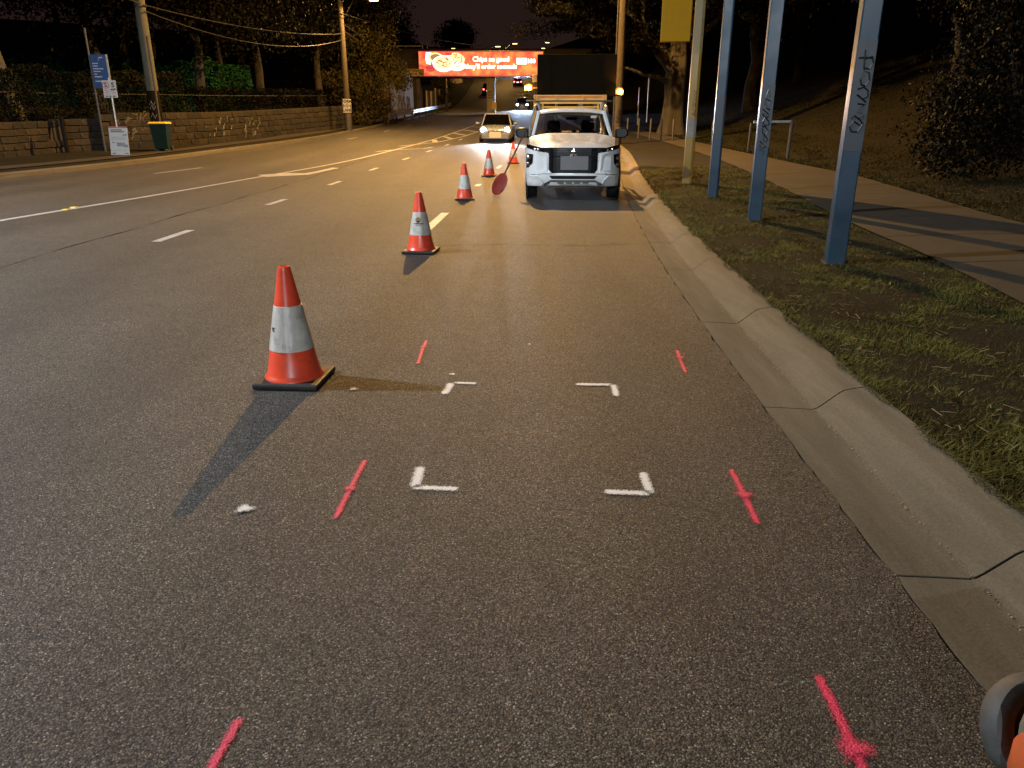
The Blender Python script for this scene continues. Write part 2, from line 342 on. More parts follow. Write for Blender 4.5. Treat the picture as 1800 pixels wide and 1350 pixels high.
def gz(x, y):
    if x > RL(y)+KW: return zr(x, y)
    if x < LK(y): return zl(x, y)
    return TZ(y)

ys = list(np.arange(-60, -4, 8)) + list(np.arange(-4, 24, .5)) + list(np.arange(24, 110, 2.)) + list(np.arange(110, 300, 10.)) + [330, 370, 420, 500, 650, 900]
rows = []
for y in ys:
    r = []
    w = WX(min(y, 80))
    for x in [-700, -400, -200, -120, -80, -60, -45, -36, -30]: r.append((x+w+17.2, y, zl(x+w+17.2, y)))
    for x in [w-6, w-3, w-1.2, w-.45, w-.2, w+.1]: r.append((x, y, zl(x, y)-.01))
    k = LK(y)
    for f in (.66, .33): r.append((k+(w+.1-k)*f, y, zl(k+(w+.1-k)*f, y)))
    r.append((k-.16, y, zl(k-.16, y)-.02)); r.append((k-.14, y, TZ(y)-.12)); r.append((RL(y)+.3, y, TZ(y)-.12)); q = RL(y)+KW-.02
    r.append((q, y, TZ(y)-.10)); r.append((q+.01, y, zr(q+.03, y)-.015))
    for o in [.12,.3,.5,.8,1.1,1.4,1.8,2.2,2.6,3.0,3.5,4,4.5,5,5.5,6,6.6,7.2,8,9,10,11,12,14,17,20,25,30,40,60,100,200,400,700]:
        x = q+o; amp = .018 if y < 40 else 0
        r.append((x, y, zr(x, y)+amp*(math.sin(x*5.1+y*2.3)+math.sin(y*4.1-x*3.3))*.5*(0 if abs(x-PL(y)-1) < 1.15 else 1)))
    rows.append(r)
ground = MB().grid(rows).build('ground', M['soil'], smooth=True); tag(ground, kind='structure')

# ------------------------------------------------------------------ road with its painted marks
road = empty('road'); tag(road, 'two way asphalt road dipping under the bridge', kind='structure')
ry = list(np.arange(-30, 0, 1.)) + list(np.arange(0, 14, .06)) + list(np.arange(14, 40, .5)) + list(np.arange(40, 300, 3.)) + [330, 370, 420, 500, 650, 900]
rr = []
for i, y in enumerate(ry):
    e = RL(y) + (.006*math.sin(y*9.7)+.005*math.sin(y*23.1+1)+random.uniform(-.007, .007) if 0 <= y < 14 else 0)
    l = LK(y)
    rr.append([(l+(e-l)*t, y, TZ(y)) for t in (0, .2, .4, .6, .8, .93)] + [(e-.012, y, TZ(y)), (e, y, TZ(y)-.03)])
MB().grid(rr).build('asphalt_surface', M['asphalt'], road, smooth=True, fix=False)

def ribbon(name, pts, w, mat, h=.004, parent=road, label=None, uv=False, step=.25, taper=None):
    P = [Vector((p[0], p[1], 0)) for p in pts]; q = [P[0]]
    for a, b in zip(P, P[1:]):
        n = max(1, int((b-a).length/step)); q += [a.lerp(b, (i+1)/n) for i in range(n)]
    vs = []; fs = []; n = len(q); L = 0; us = []
    tot = sum((q[i+1]-q[i]).length for i in range(n-1))
    for i, p in enumerate(q):
        d = (q[min(i+1, n-1)]-q[max(i-1, 0)]).normalized(); s = Vector((-d.y, d.x, 0))
        if i: L += (q[i]-q[i-1]).length
        ww = w*(taper(L/tot) if taper else 1)
        for k, v in enumerate((-1, 0, 1)):
            a = p+s*ww/2*v; vs.append((a.x, a.y, gz(a.x, a.y)+h)); us.append((min(L, tot-L)/(w*.5), v))
    for i in range(n-1):
        for k in range(2): fs.append((i*3+k+1, i*3+k, i*3+k+3, i*3+k+4))
    me = bpy.data.meshes.new(name); me.from_pydata(vs, [], fs); me.update()
    if uv:
        u = me.uv_layers.new(name='UVMap')
        for lp in me.loops: u.data[lp.index].uv = us[lp.vertex_index]
    me.materials.append(mat); o = bpy.data.objects.new(name, me); col.objects.link(o); o.parent = parent
    if label: o['label'] = label
    return o
def poly_mark(name, pts, mat, h=.004, parent=road, label=None):
    return MB().add([(x, y, gz(x, y)+h) for x, y in pts], [tuple(range(len(pts)))]).build(name, mat, parent, label=label)

EL = curve([-5,11.6,14.9,20.85,25,35.2,43.5,52.2,65,85], [-8.1,-7.82,-7.41,-6.74,-6.1,-5.11,-4.41,-3.76,-2.9,-2.2])
ribbon('edge_line', [(EL(y), y) for y in np.arange(-5, 84, 1.)], .13, M['line'], label='long solid white line left of the turning lane')
LD = curve([-5,9.5,13.85,18.2,24.2,29.3,40,60,90], [-4.75,-4.5,-4.43,-4.32,-4.19,-3.86,-3.1,-1.9,-.2])
for a, b in [(3.5,4.6),(9.5,10.55),(13.85,14.9),(18.2,19.3),(23.1,24.2),(28.1,29.3),(33,34.2),(38,39.2),(43,44.5)]:
    ribbon('lane_dash', [(LD(a), a), (LD(b), b)], .12, M['line'])
RD = curve([-5,10.7,12.5,18.2,24,30,40], [-1.9,-1.19,-1.11,-.80,-.45,.0,.9])
for a, b in [(10.6,12.6),(17.9,18.5),(24,25.2),(30,31.2),(36,37.4)]:
    ribbon('lane_dash', [(RD(a), a), (RD(b), b)], .13 if a < 20 else .11, M['line'])
ribbon('lane_dash', [(-10.1,21.9), (-9.7,24.3)], .11, M['line'])
for a, b in ((44,46),(53,55),(62,64),(72,74)): ribbon('lane_dash', [(LK(a)*.72+EL(a)*.28, a), (LK(b)*.72+EL(b)*.28, b)], .12, M['line'])
poly_mark('painted_arrow', [(-7.03,21.4), (-6.59,20.7), (-6.30,20.95), (-5.63,21.5), (-5.50,22.9), (-5.36,24.1), (-5.62,24.3), (-5.74,22.8), (-5.90,22.0), (-6.36,22.1)], M['line'], label='white merge arrow painted in the turning lane')
# painted island with chevrons in front of the pier
isl = [(-5.4,37.5), (-3.9,41), (-2.9,47), (-1.9,57), (-1.2,70)]
ribbon('island_edge_line', isl, .14, M['line'], step=1)
for t in (41,44.5,48.5,53,58.5,65):
    b = float(np.interp(t, [37.5,41,47,57,70], [-5.4,-3.9,-2.9,-1.9,-1.2])); a = EL(t+2.5)
    if b-a > .3: ribbon('chevron_stripe', [(a+.1, t+2.5), (b-.1, t)], .3, M['line'], step=1)
ribbon('turn_line', [(-5.75,33.2), (-5.25,34.4), (-4.0,35.6), (-3.7,36.6)], .16, M['line'], step=.5)
# raised yellow reflectors beside the edge line
for x, y in ((-7.6,13.0), (-7.66,13.35)):
    MB().box((x, y, TZ(y)+.012), (.10,.10,.022)).build('lane_reflector', M['reflector'], road, bevel=.006)

# survey marks sprayed on the asphalt
def white_corner(c, a, b, wa, wb, label):
    o = ribbon('spray_mark', [a, c, b], .05, M['spray_w'], .005, label=label, uv=True, step=.012)
    return o
def spray(pts, w, mat, label, taper=None): return ribbon('spray_mark', pts, w*1.45, mat, .005, label=label, uv=True, step=.012, taper=taper)
spray([(-.352,4.135), (-.20,4.122)], .034, M['spray_w'], 'cross stroke of the far left white corner bracket')
spray([(-.352,4.14), (-.366,4.04), (-.385,3.93)], .046, M['spray_w'], 'fat down stroke of the far left white corner bracket')
spray([(.36,4.108), (.592,4.100)], .042, M['spray_w'], 'cross stroke of the far right white corner bracket')
spray([(.590,4.11), (.583,3.90)], .038, M['spray_w'], 'down stroke of the far right white corner bracket')
spray([(-.428,2.815), (-.215,2.797)], .040, M['spray_w'], 'cross stroke of the near left white corner bracket')
spray([(-.408,2.80), (-.405,3.02)], .046, M['spray_w'], 'up stroke of the near left white corner bracket')
spray([(.372,2.776), (.580,2.757)], .041, M['spray_w'], 'cross stroke of the near right white corner bracket')
spray([(.570,2.745), (.572,2.965)], .040, M['spray_w'], 'up stroke of the near right white corner bracket')
def blob(c, r, mat, label):
    vs = [(c[0], c[1], gz(*c)+.009)]; uvs = [(1.5, 0)]; n = 22
    for k, q in ((.5, .5), (1, 1)):
        for a in range(n):
            t = 6.2832*a/n; rr_ = r*k*(1+.18*math.sin(3*t+c[0]*40)+.1*math.sin(5*t)); x, y = c[0]+rr_*math.cos(t)*1.15, c[1]+rr_*math.sin(t)
            vs.append((x, y, gz(x, y)+.009)); uvs.append((1.5, q))
    fs = [(0, 1+a, 1+(a+1)%n) for a in range(n)] + [(1+a, 1+n+a, 1+n+(a+1)%n, 1+(a+1)%n) for a in range(n)]
    me = bpy.data.meshes.new('spray_mark'); me.from_pydata(vs, [], fs); me.update(); u = me.uv_layers.new(name='UVMap')
    for lp in me.loops: u.data[lp.index].uv = uvs[lp.vertex_index]
    me.materials.append(mat); o = bpy.data.objects.new('spray_mark', me); col.objects.link(o); o.parent = road; o['label'] = label; return o
def pink(pts, w, c, r, label):
    ribbon('spray_mark', pts, w*1.12, M['spray_p'], .005, label=label, uv=True, step=.012)
    blob(c, r*1.5, M['spray_p'], 'small pink dot on the '+label)
pink([(-.597,5.03), (-.60,4.77), (-.594,4.48)], .042, (-.598,4.86), .026, 'far left pink survey line')
pink([(1.105,4.80), (1.08,4.58), (1.058,4.31)], .044, (1.09,4.62), .028, 'far right pink survey line')
pink([(-.665,3.09), (-.675,2.83), (-.685,2.54)], .042, (-.676,2.80), .026, 'middle left pink survey line')
pink([(.966,3.0), (.955,2.76), (.937,2.50)], .048, (.953,2.74), .034, 'middle right pink survey line')
pink([(-.700,1.54), (-.715,1.40), (-.735,1.15)], .040, (-.74,1.2), .02, 'near left pink survey line')
pink([(.850,1.70), (.845,1.55), (.838,1.42), (.825,1.2)], .046, (.838,1.43), .040, 'near right pink survey line')
blob((-1.058,2.625), .040, M['spray_w'], 'soft white paint blob left of the near pink line')
blob((-.905,4.02), .030, M['spray_w'], 'white paint dab beside the nearest cone')
blob((-.36,4.28), .022, M['spray_w'], 'tiny white paint dab at the cone shadow tip')
blob((.12,4.92), .014, M['spray_w'], 'tiny white paint speck in the middle of the lane')
# bitumen crack sealing along the lanes
ribbon('crack_seal', [(-5.35+.03*math.sin(y*1.9), y) for y in np.arange(3, 30, .5)] , .035, M['under'], .002, label='thin dark sealed seam between the lanes', step=.25, taper=lambda t: .15+1.1*abs(math.sin(t*31)*math.sin(t*83+1)))
ribbon('crack_seal', [(-1.0,9.2), (-.1,9.28), (.9,9.2), (1.7,9.35)], .028, M['under'], .002, label='faint cross seam near the gutter', step=.1, taper=lambda t: .2+.8*abs(math.sin(t*17)*math.sin(t*47)))
# ------------------------------------------------------------------ right kerb and gutter, cast in sections
kerb = empty('kerb'); tag(kerb, 'rolled concrete kerb and gutter beside the grass verge', kind='structure')
KP = [(-.004,-.06),(-.004,-.002),(.12,-.008),(.252,-.016),(.274,-.010),(.296,.004),(.388,.080),(.408,.092),(.432,.099),(.545,.118),(.55,.02)]
J = [-3,-1.2,.55,2.18,3.76,5.56,7.7,9.5,11.3,13.2,15.1,17,19,21,23,25,27,29,31,33,35,38,41,44,47,50,54,58,62,66,70,75,80,86,92,100]
for a, b in zip(J, J[1:]):
    n = 10 if a < 14 else 4; secs = []
    tilt = random.uniform(-.0015, .0015)
    for y in np.linspace(a+.006, b-.006, n):
        w = .002*math.sin(y*3)
        secs.append([(RL(y)+u+(w if u > .5 else 0), y, TZ(y)+v+(tilt if v > -.05 else 0)) for u, v in KP])
    MB().loft(secs).build('kerb_section', M['kerb'], kerb, smooth=True, ang=24)
m = MB()
for y in np.arange(-3, 100, 2.): m.beam((RL(y)+.27, y, TZ(y)-.08), (RL(y+2)+.27, y+2, TZ(y+2)-.08), .5, .06)
m.build('kerb_bed', M['under'], kerb)
# grit collected along the gutter invert
pts = []
for i in range(900):
    y = 1.2+11*random.random()**1.5; x = RL(y)+.262+random.gauss(0, .012); s = random.uniform(.002, .006); z = TZ(y)-.010
    a = random.uniform(0, 6); pts += [(x+s*math.cos(a+k*2.1), y+s*math.sin(a+k*2.1), z+(.004 if k == 0 else 0)) for k in range(3)]
np_mesh('gutter_grit', np.array(pts), 3, M['straw'], rng.random(900), kerb, 'stuff')
def dry_leaf(x, y, s, lab):
    z = gz(x, y) if x > RL(y)+KW else TZ(y)-.012
    m = MB().grid([[(x+s*(u-.5)*2*(1-abs(v-.5)*1.4), y+s*(v-.5)*2.2, z+.012+.012*math.sin(u*5+v*3)) for u in (0,.25,.5,.75,1)] for v in (0,.25,.5,.75,1)])
    o = m.build('dead_leaf', M['brown'] if 0 else M['ink'], smooth=True); return tag(o, lab, 'leaf')
dry_leaf(1.72, 4.18, .018, 'curled dark dead leaf lying in the gutter invert')
dry_leaf(1.40, 1.62, .012, 'small dark scrap of leaf on the gutter near the cart wheel')

# ------------------------------------------------------------------ left kerb and path
lk = empty('left_kerb'); tag(lk, 'concrete kerb along the far left side of the road', kind='structure')
for y in np.arange(-10, 100, 4.):
    secs = [[(LK(q)+u, q, TZ(q)+v) for u, v in ((.02,-.06),(.02,.0),(.0,.10),(-.03,.135),(-.16,.14),(-.16,-.06))] for q in np.linspace(y+.008, y+3.992, 5)]
    MB().loft(secs).build('kerb_section', M['kerb'], lk)
lp = MB().grid([[(WX(y)+u*(LK(y)-.9-WX(y)) if u > .5 else WX(y)+.12, y, zl(LK(y)-1.2, y)+.012) for u in (0, 1)] for y in np.arange(-10, 62, 2.)]).build('left_footpath', M['path'], fix=False); tag(lp, kind='structure')

# ------------------------------------------------------------------ right footpath, slab by slab
fp = empty('footpath'); tag(fp, 'concrete footpath winding up past the posts', kind='structure')
yy = [2.0]
while yy[-1] < 46: yy.append(yy[-1]+1.62)
for a, b in zip(yy, yy[1:]):
    rws = []
    for q in np.linspace(a+.008, b-.008, 4):
        rws.append([(PL(q)+pathw(q)*t+(.01*math.sin(q*8) if t in (0,1) else 0), q, zr(PL(q)+pathw(q)*t, q)+.022) for t in (0,.25,.5,.75,1)])
    MB().grid(rws).build('path_slab', M['path'], fp, fix=False)

# ------------------------------------------------------------------ turf: blades, straw (nobody could count them)
def turf(n, y0, y1, side='verge'):
    y = y0 + (y1-y0)*rng.random(n)**1.7
    out = []; tint = []
    ph = rng.random((n, 6))
    for i in range(n):
        q = y[i]; l = RL(q)+KW-.03+.03*math.sin(q*9)*math.sin(q*3.3); r = PL(q)+.02
        x = l + (r-l)*ph[i,0]
        dens = .42+.62*math.sin(x*4.3+1.7*math.sin(q*2.9))*math.sin(q*3.7+1.3*math.sin(x*3.1)) + .35*math.sin(x*13+q*7+2*math.sin(q*5))
        edge = (x-l) < .10
        if ph[i,1] > .34+.8*dens and not (edge and ph[i,1] < .6): continue
        z = zr(x, q)-.004
        L = (.012+.050*ph[i,2]**2.2)*(1.35 if dens > .8 else 1)*(1 if q < 9 else 1.2); a = 6.283*ph[i,3]; lean = .5+.9*ph[i,4]; w = (.0016+.0026*ph[i,5]**2)*(1 if q < 8 else q/8)
        dx, dy = math.cos(a), math.sin(a); sx, sy = -dy*w, dx*w
        tip = (x+dx*L*lean, y[i]+dy*L*lean, z+L*max(.15, 1-lean*.55))
        out += [(x-sx, q-sy, z), (x+sx, q+sy, z), tip]; tint.append(min(1, max(0, .10+.5*dens+.55*(ph[i,2]-.3))))
    return np.array(out), np.array(tint)
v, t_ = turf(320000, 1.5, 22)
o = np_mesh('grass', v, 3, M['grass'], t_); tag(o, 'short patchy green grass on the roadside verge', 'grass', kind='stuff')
def field(n, y0, y1, xo, xw, L0):
    y = y0+(y1-y0)*rng.random(n)**1.3; out = []; tint = []; ph = rng.random((n, 5))
    for i in range(n):
        q = y[i]; x = PL(q)+pathw(q)+xo+xw*ph[i,0]**1.4; z = zr(x, q)-.005
        L = L0*(.5+ph[i,1]); a = 6.283*ph[i,2]; w = .003+.0003*q; dx, dy = math.cos(a), math.sin(a)
        out += [(x+dy*w, q-dx*w, z), (x-dy*w, q+dx*w, z), (x+dx*L*.8, q+dy*L*.8, z+L*.7)]
        tint.append(min(1, max(0, .45+.3*math.sin(x*1.1+q*.7)+.4*(ph[i,3]-.5))))
    return np.array(out), np.array(tint)
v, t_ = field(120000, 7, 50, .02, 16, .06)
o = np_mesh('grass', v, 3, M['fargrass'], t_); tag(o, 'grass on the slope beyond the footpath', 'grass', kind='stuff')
# straw and bark scraps
out = []; tint = []
for i in range(1500):
    q = 2+14*random.random()**1.6
    x = random.uniform(RL(q)+KW+.05, PL(q)-.05) if i < 900 else PL(q+6)+pathw(q+6)+random.random()**1.5*2.5
    if i >= 900: q += 6
    z = zr(x, q)+.012; a = random.uniform(0, 6.3); L = random.uniform(.012, .05)*(1 if i < 900 else 1.8); w = random.uniform(.001, .003)*(1 if i < 900 else 2)
    dx, dy = math.cos(a), math.sin(a)
    out += [(x-dx*L-dy*w, q-dy*L+dx*w, z), (x-dx*L+dy*w, q-dy*L-dx*w, z), (x+dx*L+dy*w, q+dy*L-dx*w, z+.006), (x+dx*L-dy*w, q+dy*L+dx*w, z+.006)]; tint.append(random.random())
o = np_mesh('dry_litter', np.array(out), 4, M['straw'], np.array(tint)); tag(o, 'straw and bark scraps scattered over the turf', 'litter', kind='stuff')

# ------------------------------------------------------------------ lamps and poles
def spot(name, loc, target, power, color, angle=160, size=.15, blend=.35, parent=None):
    d = bpy.data.lights.new(name, 'SPOT'); d.energy = power; d.color = color; d.spot_size = R(angle); d.spot_blend = blend; d.shadow_soft_size = size
    o = bpy.data.objects.new(name, d); col.objects.link(o); o.location = loc
    o.rotation_euler = (Vector(target)-Vector(loc)).to_track_quat('-Z', 'Y').to_euler()
    if parent is not None: o.parent = parent
    return o
def street_lamp(x, y, h, head, label, r0=.18, r1=.11, mat='pole', lens='lamp', power=0, color=SODIUM, group=None, headlen=.7, angle=174, aim=None, size=.12, blend=.12):
    """pole with an arm to the head (absolute coordinates)"""
    z0 = gz(x, y)-.05; t = empty('street_lamp', (x, y, z0), 0, label, 'street lamp', group)
    MB().tube([(0,0,0), (0,0,h*.5), (0,0,h)], [r0, (r0+r1)/2, r1], 14).build('pole', M[mat], t, smooth=True)
    hx, hy, hz = head[0]-x, head[1]-y, head[2]-z0
    d = Vector((hx, hy, 0)).normalized()
    MB().tube([(0,0,h-1.0), Vector((0,0,h-.9))+d*.15+Vector((0,0,.3)), (hx-d.x*headlen*.45, hy-d.y*headlen*.45, hz+.06)], .035, 8).build('arm', M['galv'], t, smooth=True)
    c = Vector((hx, hy, hz)); hd = MB()
    secs = []
    for u, w, hh in ((-.5,.05,.05), (-.35,.13,.10), (0,.17,.13), (.35,.14,.10), (.5,.05,.04)):
        p = c+d*u*headlen; s = Vector((-d.y, d.x, 0))
        secs.append([p+s*w*a+Vector((0,0,hh*b+.03)) for a, b in ((-1,0),(-.7,.7),(0,1),(.7,.7),(1,0))])
    hd.loft(secs).build('lamp_head', M['lampbody'], t, smooth=True)
    s = Vector((-d.y, d.x, 0)); lm = MB()
    lm.loft([[c+d*headlen*.30*u+s*.17*headlen*w+Vector((0,0,.025-k)) for u, w in ((-1,-1),(1,-1),(1,1),(-1,1))] for k in (0, .05)])
    lo = lm.build('lamp_lens', M[lens], t, bevel=.01)
    if power:
        lo.visible_shadow = True
        a = aim or (head[0], head[1], 0)
        spot('lamp_light', (hx, hy, hz-.10), (a[0]-x, a[1]-y, a[2]-z0), power, color, angle, size, blend, t)
    return t
# the tall concrete pole behind the ute, its lamp reaches out over the road above the frame
sp = street_lamp(4.95, 37.0, 13.4, (-1.05, 33.2, 13.2), 'tall round concrete lamp pole behind the white ute with dark scrawl near its base', .19, .15, 'wood', 'lamp', W_SODIUM, SODIUM)
for k in range(4):
    MB().tube([(-.06-.03*k, -.185, 1.75-.17*k), (-.02+.01*k, -.19, 1.62-.16*k), (.05-.02*k, -.185, 1.72-.15*k), (.08, -.18, 1.55-.17*k)], .014, 5).build('graffiti_stroke', M['graff'], sp)
MB().tube([(-.23,-.06,.0), (-.23,-.06,9)], .028, 6).build('cable_conduit', M['steel'], sp)
# the cool lamp on the left side of the road beside the camera
street_lamp(-14.4, 6.3, 9.6, (-12.9, 6.2, 9.7), 'lamp pole with a cool white lantern on the near left kerb', .13, .08, 'pole', 'lampw', W_COOL, COOL, angle=168)

street_lamp(4.4, -27.5, 11.0, (-1.2, -27.0, 10.9), 'lamp pole with a cool white lantern back down the verge', .17, .12, 'pole', 'lampw', W_BEHIND, COOL, angle=170)

# utility pole with the far sodium lamp
ul = street_lamp(-10.75, 52.0, 8.6, (-8.5, 51.2, 8.34), 'timber power pole carrying a lit sodium lamp and a lane sign', .20, .15, 'wood', 'lamp', W_FAR, SODIUM, headlen=.8)
MB().lathe([(.215, -.02), (.225, .05), (.218, 1.5), (.21, 1.52)], 16).build('steel_sleeve', M['steel'], ul, smooth=True)
sg = empty('sign', (-10.70, 51.74, 2.28), 0, 'cream FORM 1 LANE sign strapped to the timber power pole', 'sign')
MB().prism([(-.27,-.42), (.27,-.42), (.27,.42), (-.27,.42)], -.012, .012).build('sign_panel', M['sign_w'], sg, bevel=.006)
text_mesh('lettering', 'FORM', .24, M['signtext'], sg, face_cam(0, -.015, .27), bold=.008)
text_mesh('lettering', '1', .34, M['signtext'], sg, face_cam(0, -.015, 0), bold=.010)
text_mesh('lettering', 'LANE', .24, M['signtext'], sg, face_cam(0, -.015, -.27), bold=.008)
for s in (-1, 1):
    MB().prism([(s*.22,-.02), (s*.12,-.02), (s*.12,-.06), (s*.07,0), (s*.12,.06), (s*.12,.02), (s*.22,.02)], -.016, -.012).build('merge_arrow', M['signtext'], sg)
    MB().prism([(s*.20,-.11), (s*.24,-.11), (s*.24,.11), (s*.20,.11)], -.0165, -.012).build('merge_bar', M['signtext'], sg)

def plain_pole(x, y, h, r0, r1, mat, label, name='utility_pole', cat='pole'):
    t = empty(name, (x, y, gz(x, y)-.05), 0, label, cat)
    MB().tube([(0,0,0), (.0,0,h*.5), (0,0,h)], [r0, (r0+r1)/2, r1], 16).build('pole', M[mat], t, smooth=True); return t
up = plain_pole(-14.02, 31.3, 9.6, .225, .165, 'pole', 'thick greenish concrete power pole behind the wheelie bin with worn graffiti')
MB().lathe([(.226,1.05), (.229,1.06), (.224,2.25), (.221,2.26)], 16).build('painted_band', M['board'], up, smooth=True)
for z, mt in ((1.75,'graffw'), (1.6,'straw'), (1.3,'graffw'), (1.0,'graffw'), (.75,'graffw')):
    MB().tube([(-.10,-.205,z), (-.03,-.228,z+.14), (.05,-.225,z-.05), (.12,-.20,z+.1)], .016, 5).build('graffiti_stroke', M['graffw'], up)
MB().tube([(.17,-.12,0), (.155,-.11,4.2)], .04, 6).build('cable_guard', M['steel'], up)
MB().beam((-1.1,0,9.1), (1.1,0,9.1), .11, .12).build('cross_arm', M['wood'], up)
for z in (5.2, 5.55): MB().lathe([(.20,z), (.21,z+.01), (.21,z+.05), (.20,z+.06)], 16).build('strap', M['steel'], up)

# overhead cables, each sagging between poles
def cable(a, b, sag, label, r=.018):
    a, b = Vector(a), Vector(b); pts = [a.lerp(b, t)-Vector((0,0,sag*4*t*(1-t))) for t in np.linspace(0, 1, 22)]
    o = MB().tube(pts, r, 5).build('overhead_cable', M['cable'], smooth=True); return tag(o, label, 'cable', 'cables strung between the power poles')
p1 = (-13.9, 31.1); p2 = (-10.7, 51.9)
cable((-17.5,14,7.6), (p1[0],p1[1],5.55), .25, 'cable running from top left down to the concrete power pole', .016)
cable((p1[0]+.1,p1[1],5.5), (p2[0],p2[1],6.55), .35, 'upper cable between the concrete pole and the timber pole', .018)
cable((p1[0]+.1,p1[1],5.3), (p2[0],p2[1]-.05,6.2), .75, 'lower sagging cable between the concrete pole and the timber pole', .018)
cable((p2[0]+.1,p2[1],7.7), (1.5,112,11.2), .9, 'highest cable going from the timber pole out over the banner')
cable((p2[0]+.1,p2[1],7.1), (-4.5,110,8.6), 1.7, 'middle cable going from the timber pole towards the bridge')
cable((p2[0]+.1,p2[1],6.7), (-4.9,110,8.0), 1.8, 'lowest cable going from the timber pole towards the bridge')
cable((p2[0]+.1,p2[1],7.4), (-8.6,50.0,9.6), .0, 'slanting stay wire between the timber pole and its lamp', .02)

# far street lamps up the hill, small glowing heads
far = [(875,82,150),(905,77,165),(922,88,190),(937,91,215),(947,92,230),(962,75,200),(955,85,215),(958,90,240),(932,92,260),(965,90,205)]
def ray_at(x, y, Y):
    c, s = math.cos(R(19.5)), math.sin(R(19.5)); u = 675-y
    return Vector((x-900, 1314*c+u*s, u*c-1314*s))*(Y/(1314*c+u*s))+Vector((0,0,1.46))
farloc = [(-2.5,20.6),(0.6,22.4),(3.0,22.9),(5.8,24.6),(7.6,26.1),(8.7,27.4),(7.8,25.6),(9.6,27.9),(5.7,29.2),(9.3,23.4)]
far_l = ['largest distant street lamp just above the banner lettering', 'highest distant street lamp right of the largest one above the banner', 'distant street lamp halfway to the banner end'] + ['tiny distant lamp '+w for w in ('just above the banner end', 'right at the banner corner', 'leftmost in the cluster over the board corner', 'lower left in the cluster over the board corner', 'lowest in the cluster over the board corner', 'low above the banner, dimmest of the row', 'at the right edge of the cluster by the cypress')]
for i, (u, v, Y) in enumerate(far):
    p = ray_at(u, v, Y); s = -1 if i < 5 else 1
    street_lamp(p.x+s*1.9, Y+.4, p.z-gz(p.x+s*1.9, Y)-.1, (p.x, Y, p.z), far_l[i], .12, .08, 'steel', 'lamp', (2200 if i < 3 else 0), group='street lamps on the far hill', headlen=1.5)

# ------------------------------------------------------------------ traffic cones
def cone_r(z): return .034+(.157-.034)*(1-(z-.04)/.64)
ct = empty('traffic_cone', (-1.285, 4.19, .002), R(-4))
MB().prism([(-.19,-.19),(.19,-.19),(.19,.19),(-.19,.19)], 0, .036, 'xy').build('base', M['rubber'], ct, bevel=.012)
MB().lathe([(.172,.034), (.170,.042), (.160,.052), (cone_r(.07),.07), (cone_r(.205),.205)] + [(cone_r(.46),.46), (cone_r(.655),.655), (.037,.668), (.033,.678), (.022,.680), (.020,.60)], 40).build('cone_body', M['cone'], ct, smooth=True)
MB().lathe([(cone_r(.205)+.0005,.2045), (cone_r(.206)+.0035,.206), (cone_r(.459)+.0035,.459), (cone_r(.46)+.0005,.4605), (cone_r(.455)-.002,.455), (cone_r(.21)-.002,.21)], 40, closed=True).build('reflective_collar', M['sheet'], ct, smooth=True)
def on_cone(a, z, off=.005):     # angle measured from -Y, positive towards +X
    r = cone_r(z)+off; return Vector((r*math.sin(a), -r*math.cos(a), z))
def cone_patch(name, poly, mat, parent):
    """small print wrapped on the cone: poly of (sideways metres, z)"""
    bm = bmesh.new(); f = bm.faces.new([bm.verts.new((u, 0, v)) for u, v in poly])
    for k in np.arange(-.12, .12, .012): bmesh.ops.bisect_plane(bm, geom=bm.verts[:]+bm.edges[:]+bm.faces[:], plane_co=(k,0,0), plane_no=(1,0,0))
    for v in bm.verts: v.co = on_cone(v.co.x/(cone_r(v.co.z)+.005), v.co.z)
    me = bpy.data.meshes.new(name); bm.to_mesh(me); bm.free(); me.materials.append(mat); o = bpy.data.objects.new(name, me); col.objects.link(o); o.parent = parent; return o
cones = [ct]
for (x, y, rz) in ((-1.06,8.74,-6), (-.915,14.85,3), (-.62,21.0,-8), (.04,26.3,5)):
    c = copy_tree(ct); c.location = (x, y, TZ(y)+.002); c.rotation_euler.z = R(rz); cones.append(c)
for c, l in zip(cones, ('nearest orange traffic cone, with a small dark mark on its silver collar', 'second orange traffic cone, with a dome shaped print on its silver collar', 'third orange traffic cone, in the middle of the row', 'fourth orange traffic cone, left of the sign bat disc', 'farthest orange traffic cone, crossed by the bat handle beside the ute mirror')):
    tag(c, l, 'traffic cone', 'traffic cones closing the kerbside lane')
for da, z in ((-.055,.335), (-.05,.328), (-.042,.338), (-.045,.322)):
    cone_patch('collar_mark', [(da-.008-.03, z-.003), (da+.010-.03, z-.005), (da+.012-.03, z+.004), (da-.006-.03, z+.004)], M['ink'], cones[0])
dome = [(.05*math.cos(a)*.62, .352+.055*math.sin(a)*.9) for a in np.linspace(.15, 2.99, 12)]
cone_patch('collar_print', [(-.035,.372), (.035,.372), (.030,.392), (.018,.405), (0,.410), (-.018,.405), (-.030,.392)], M['straw'], cones[1]).data.materials[0] = pmat('print_amber', (.30,.17,.06), .5)
cone_patch('collar_print', [(-.037,.366), (.0,.372), (.037,.366), (.02,.358), (.012,.346), (-.012,.346), (-.02,.358)], M['ink'], cones[1])
cone_patch('collar_print', [(-.060,.330), (.062,.330), (.062,.340), (-.02,.343), (-.060,.336)], M['ink'], cones[1])
for k in range(5): cone_patch('collar_print', [(-.03+k*.013,.312), (-.022+k*.013,.312), (-.022+k*.013,.320), (-.03+k*.013,.320)], M['ink'], cones[1])

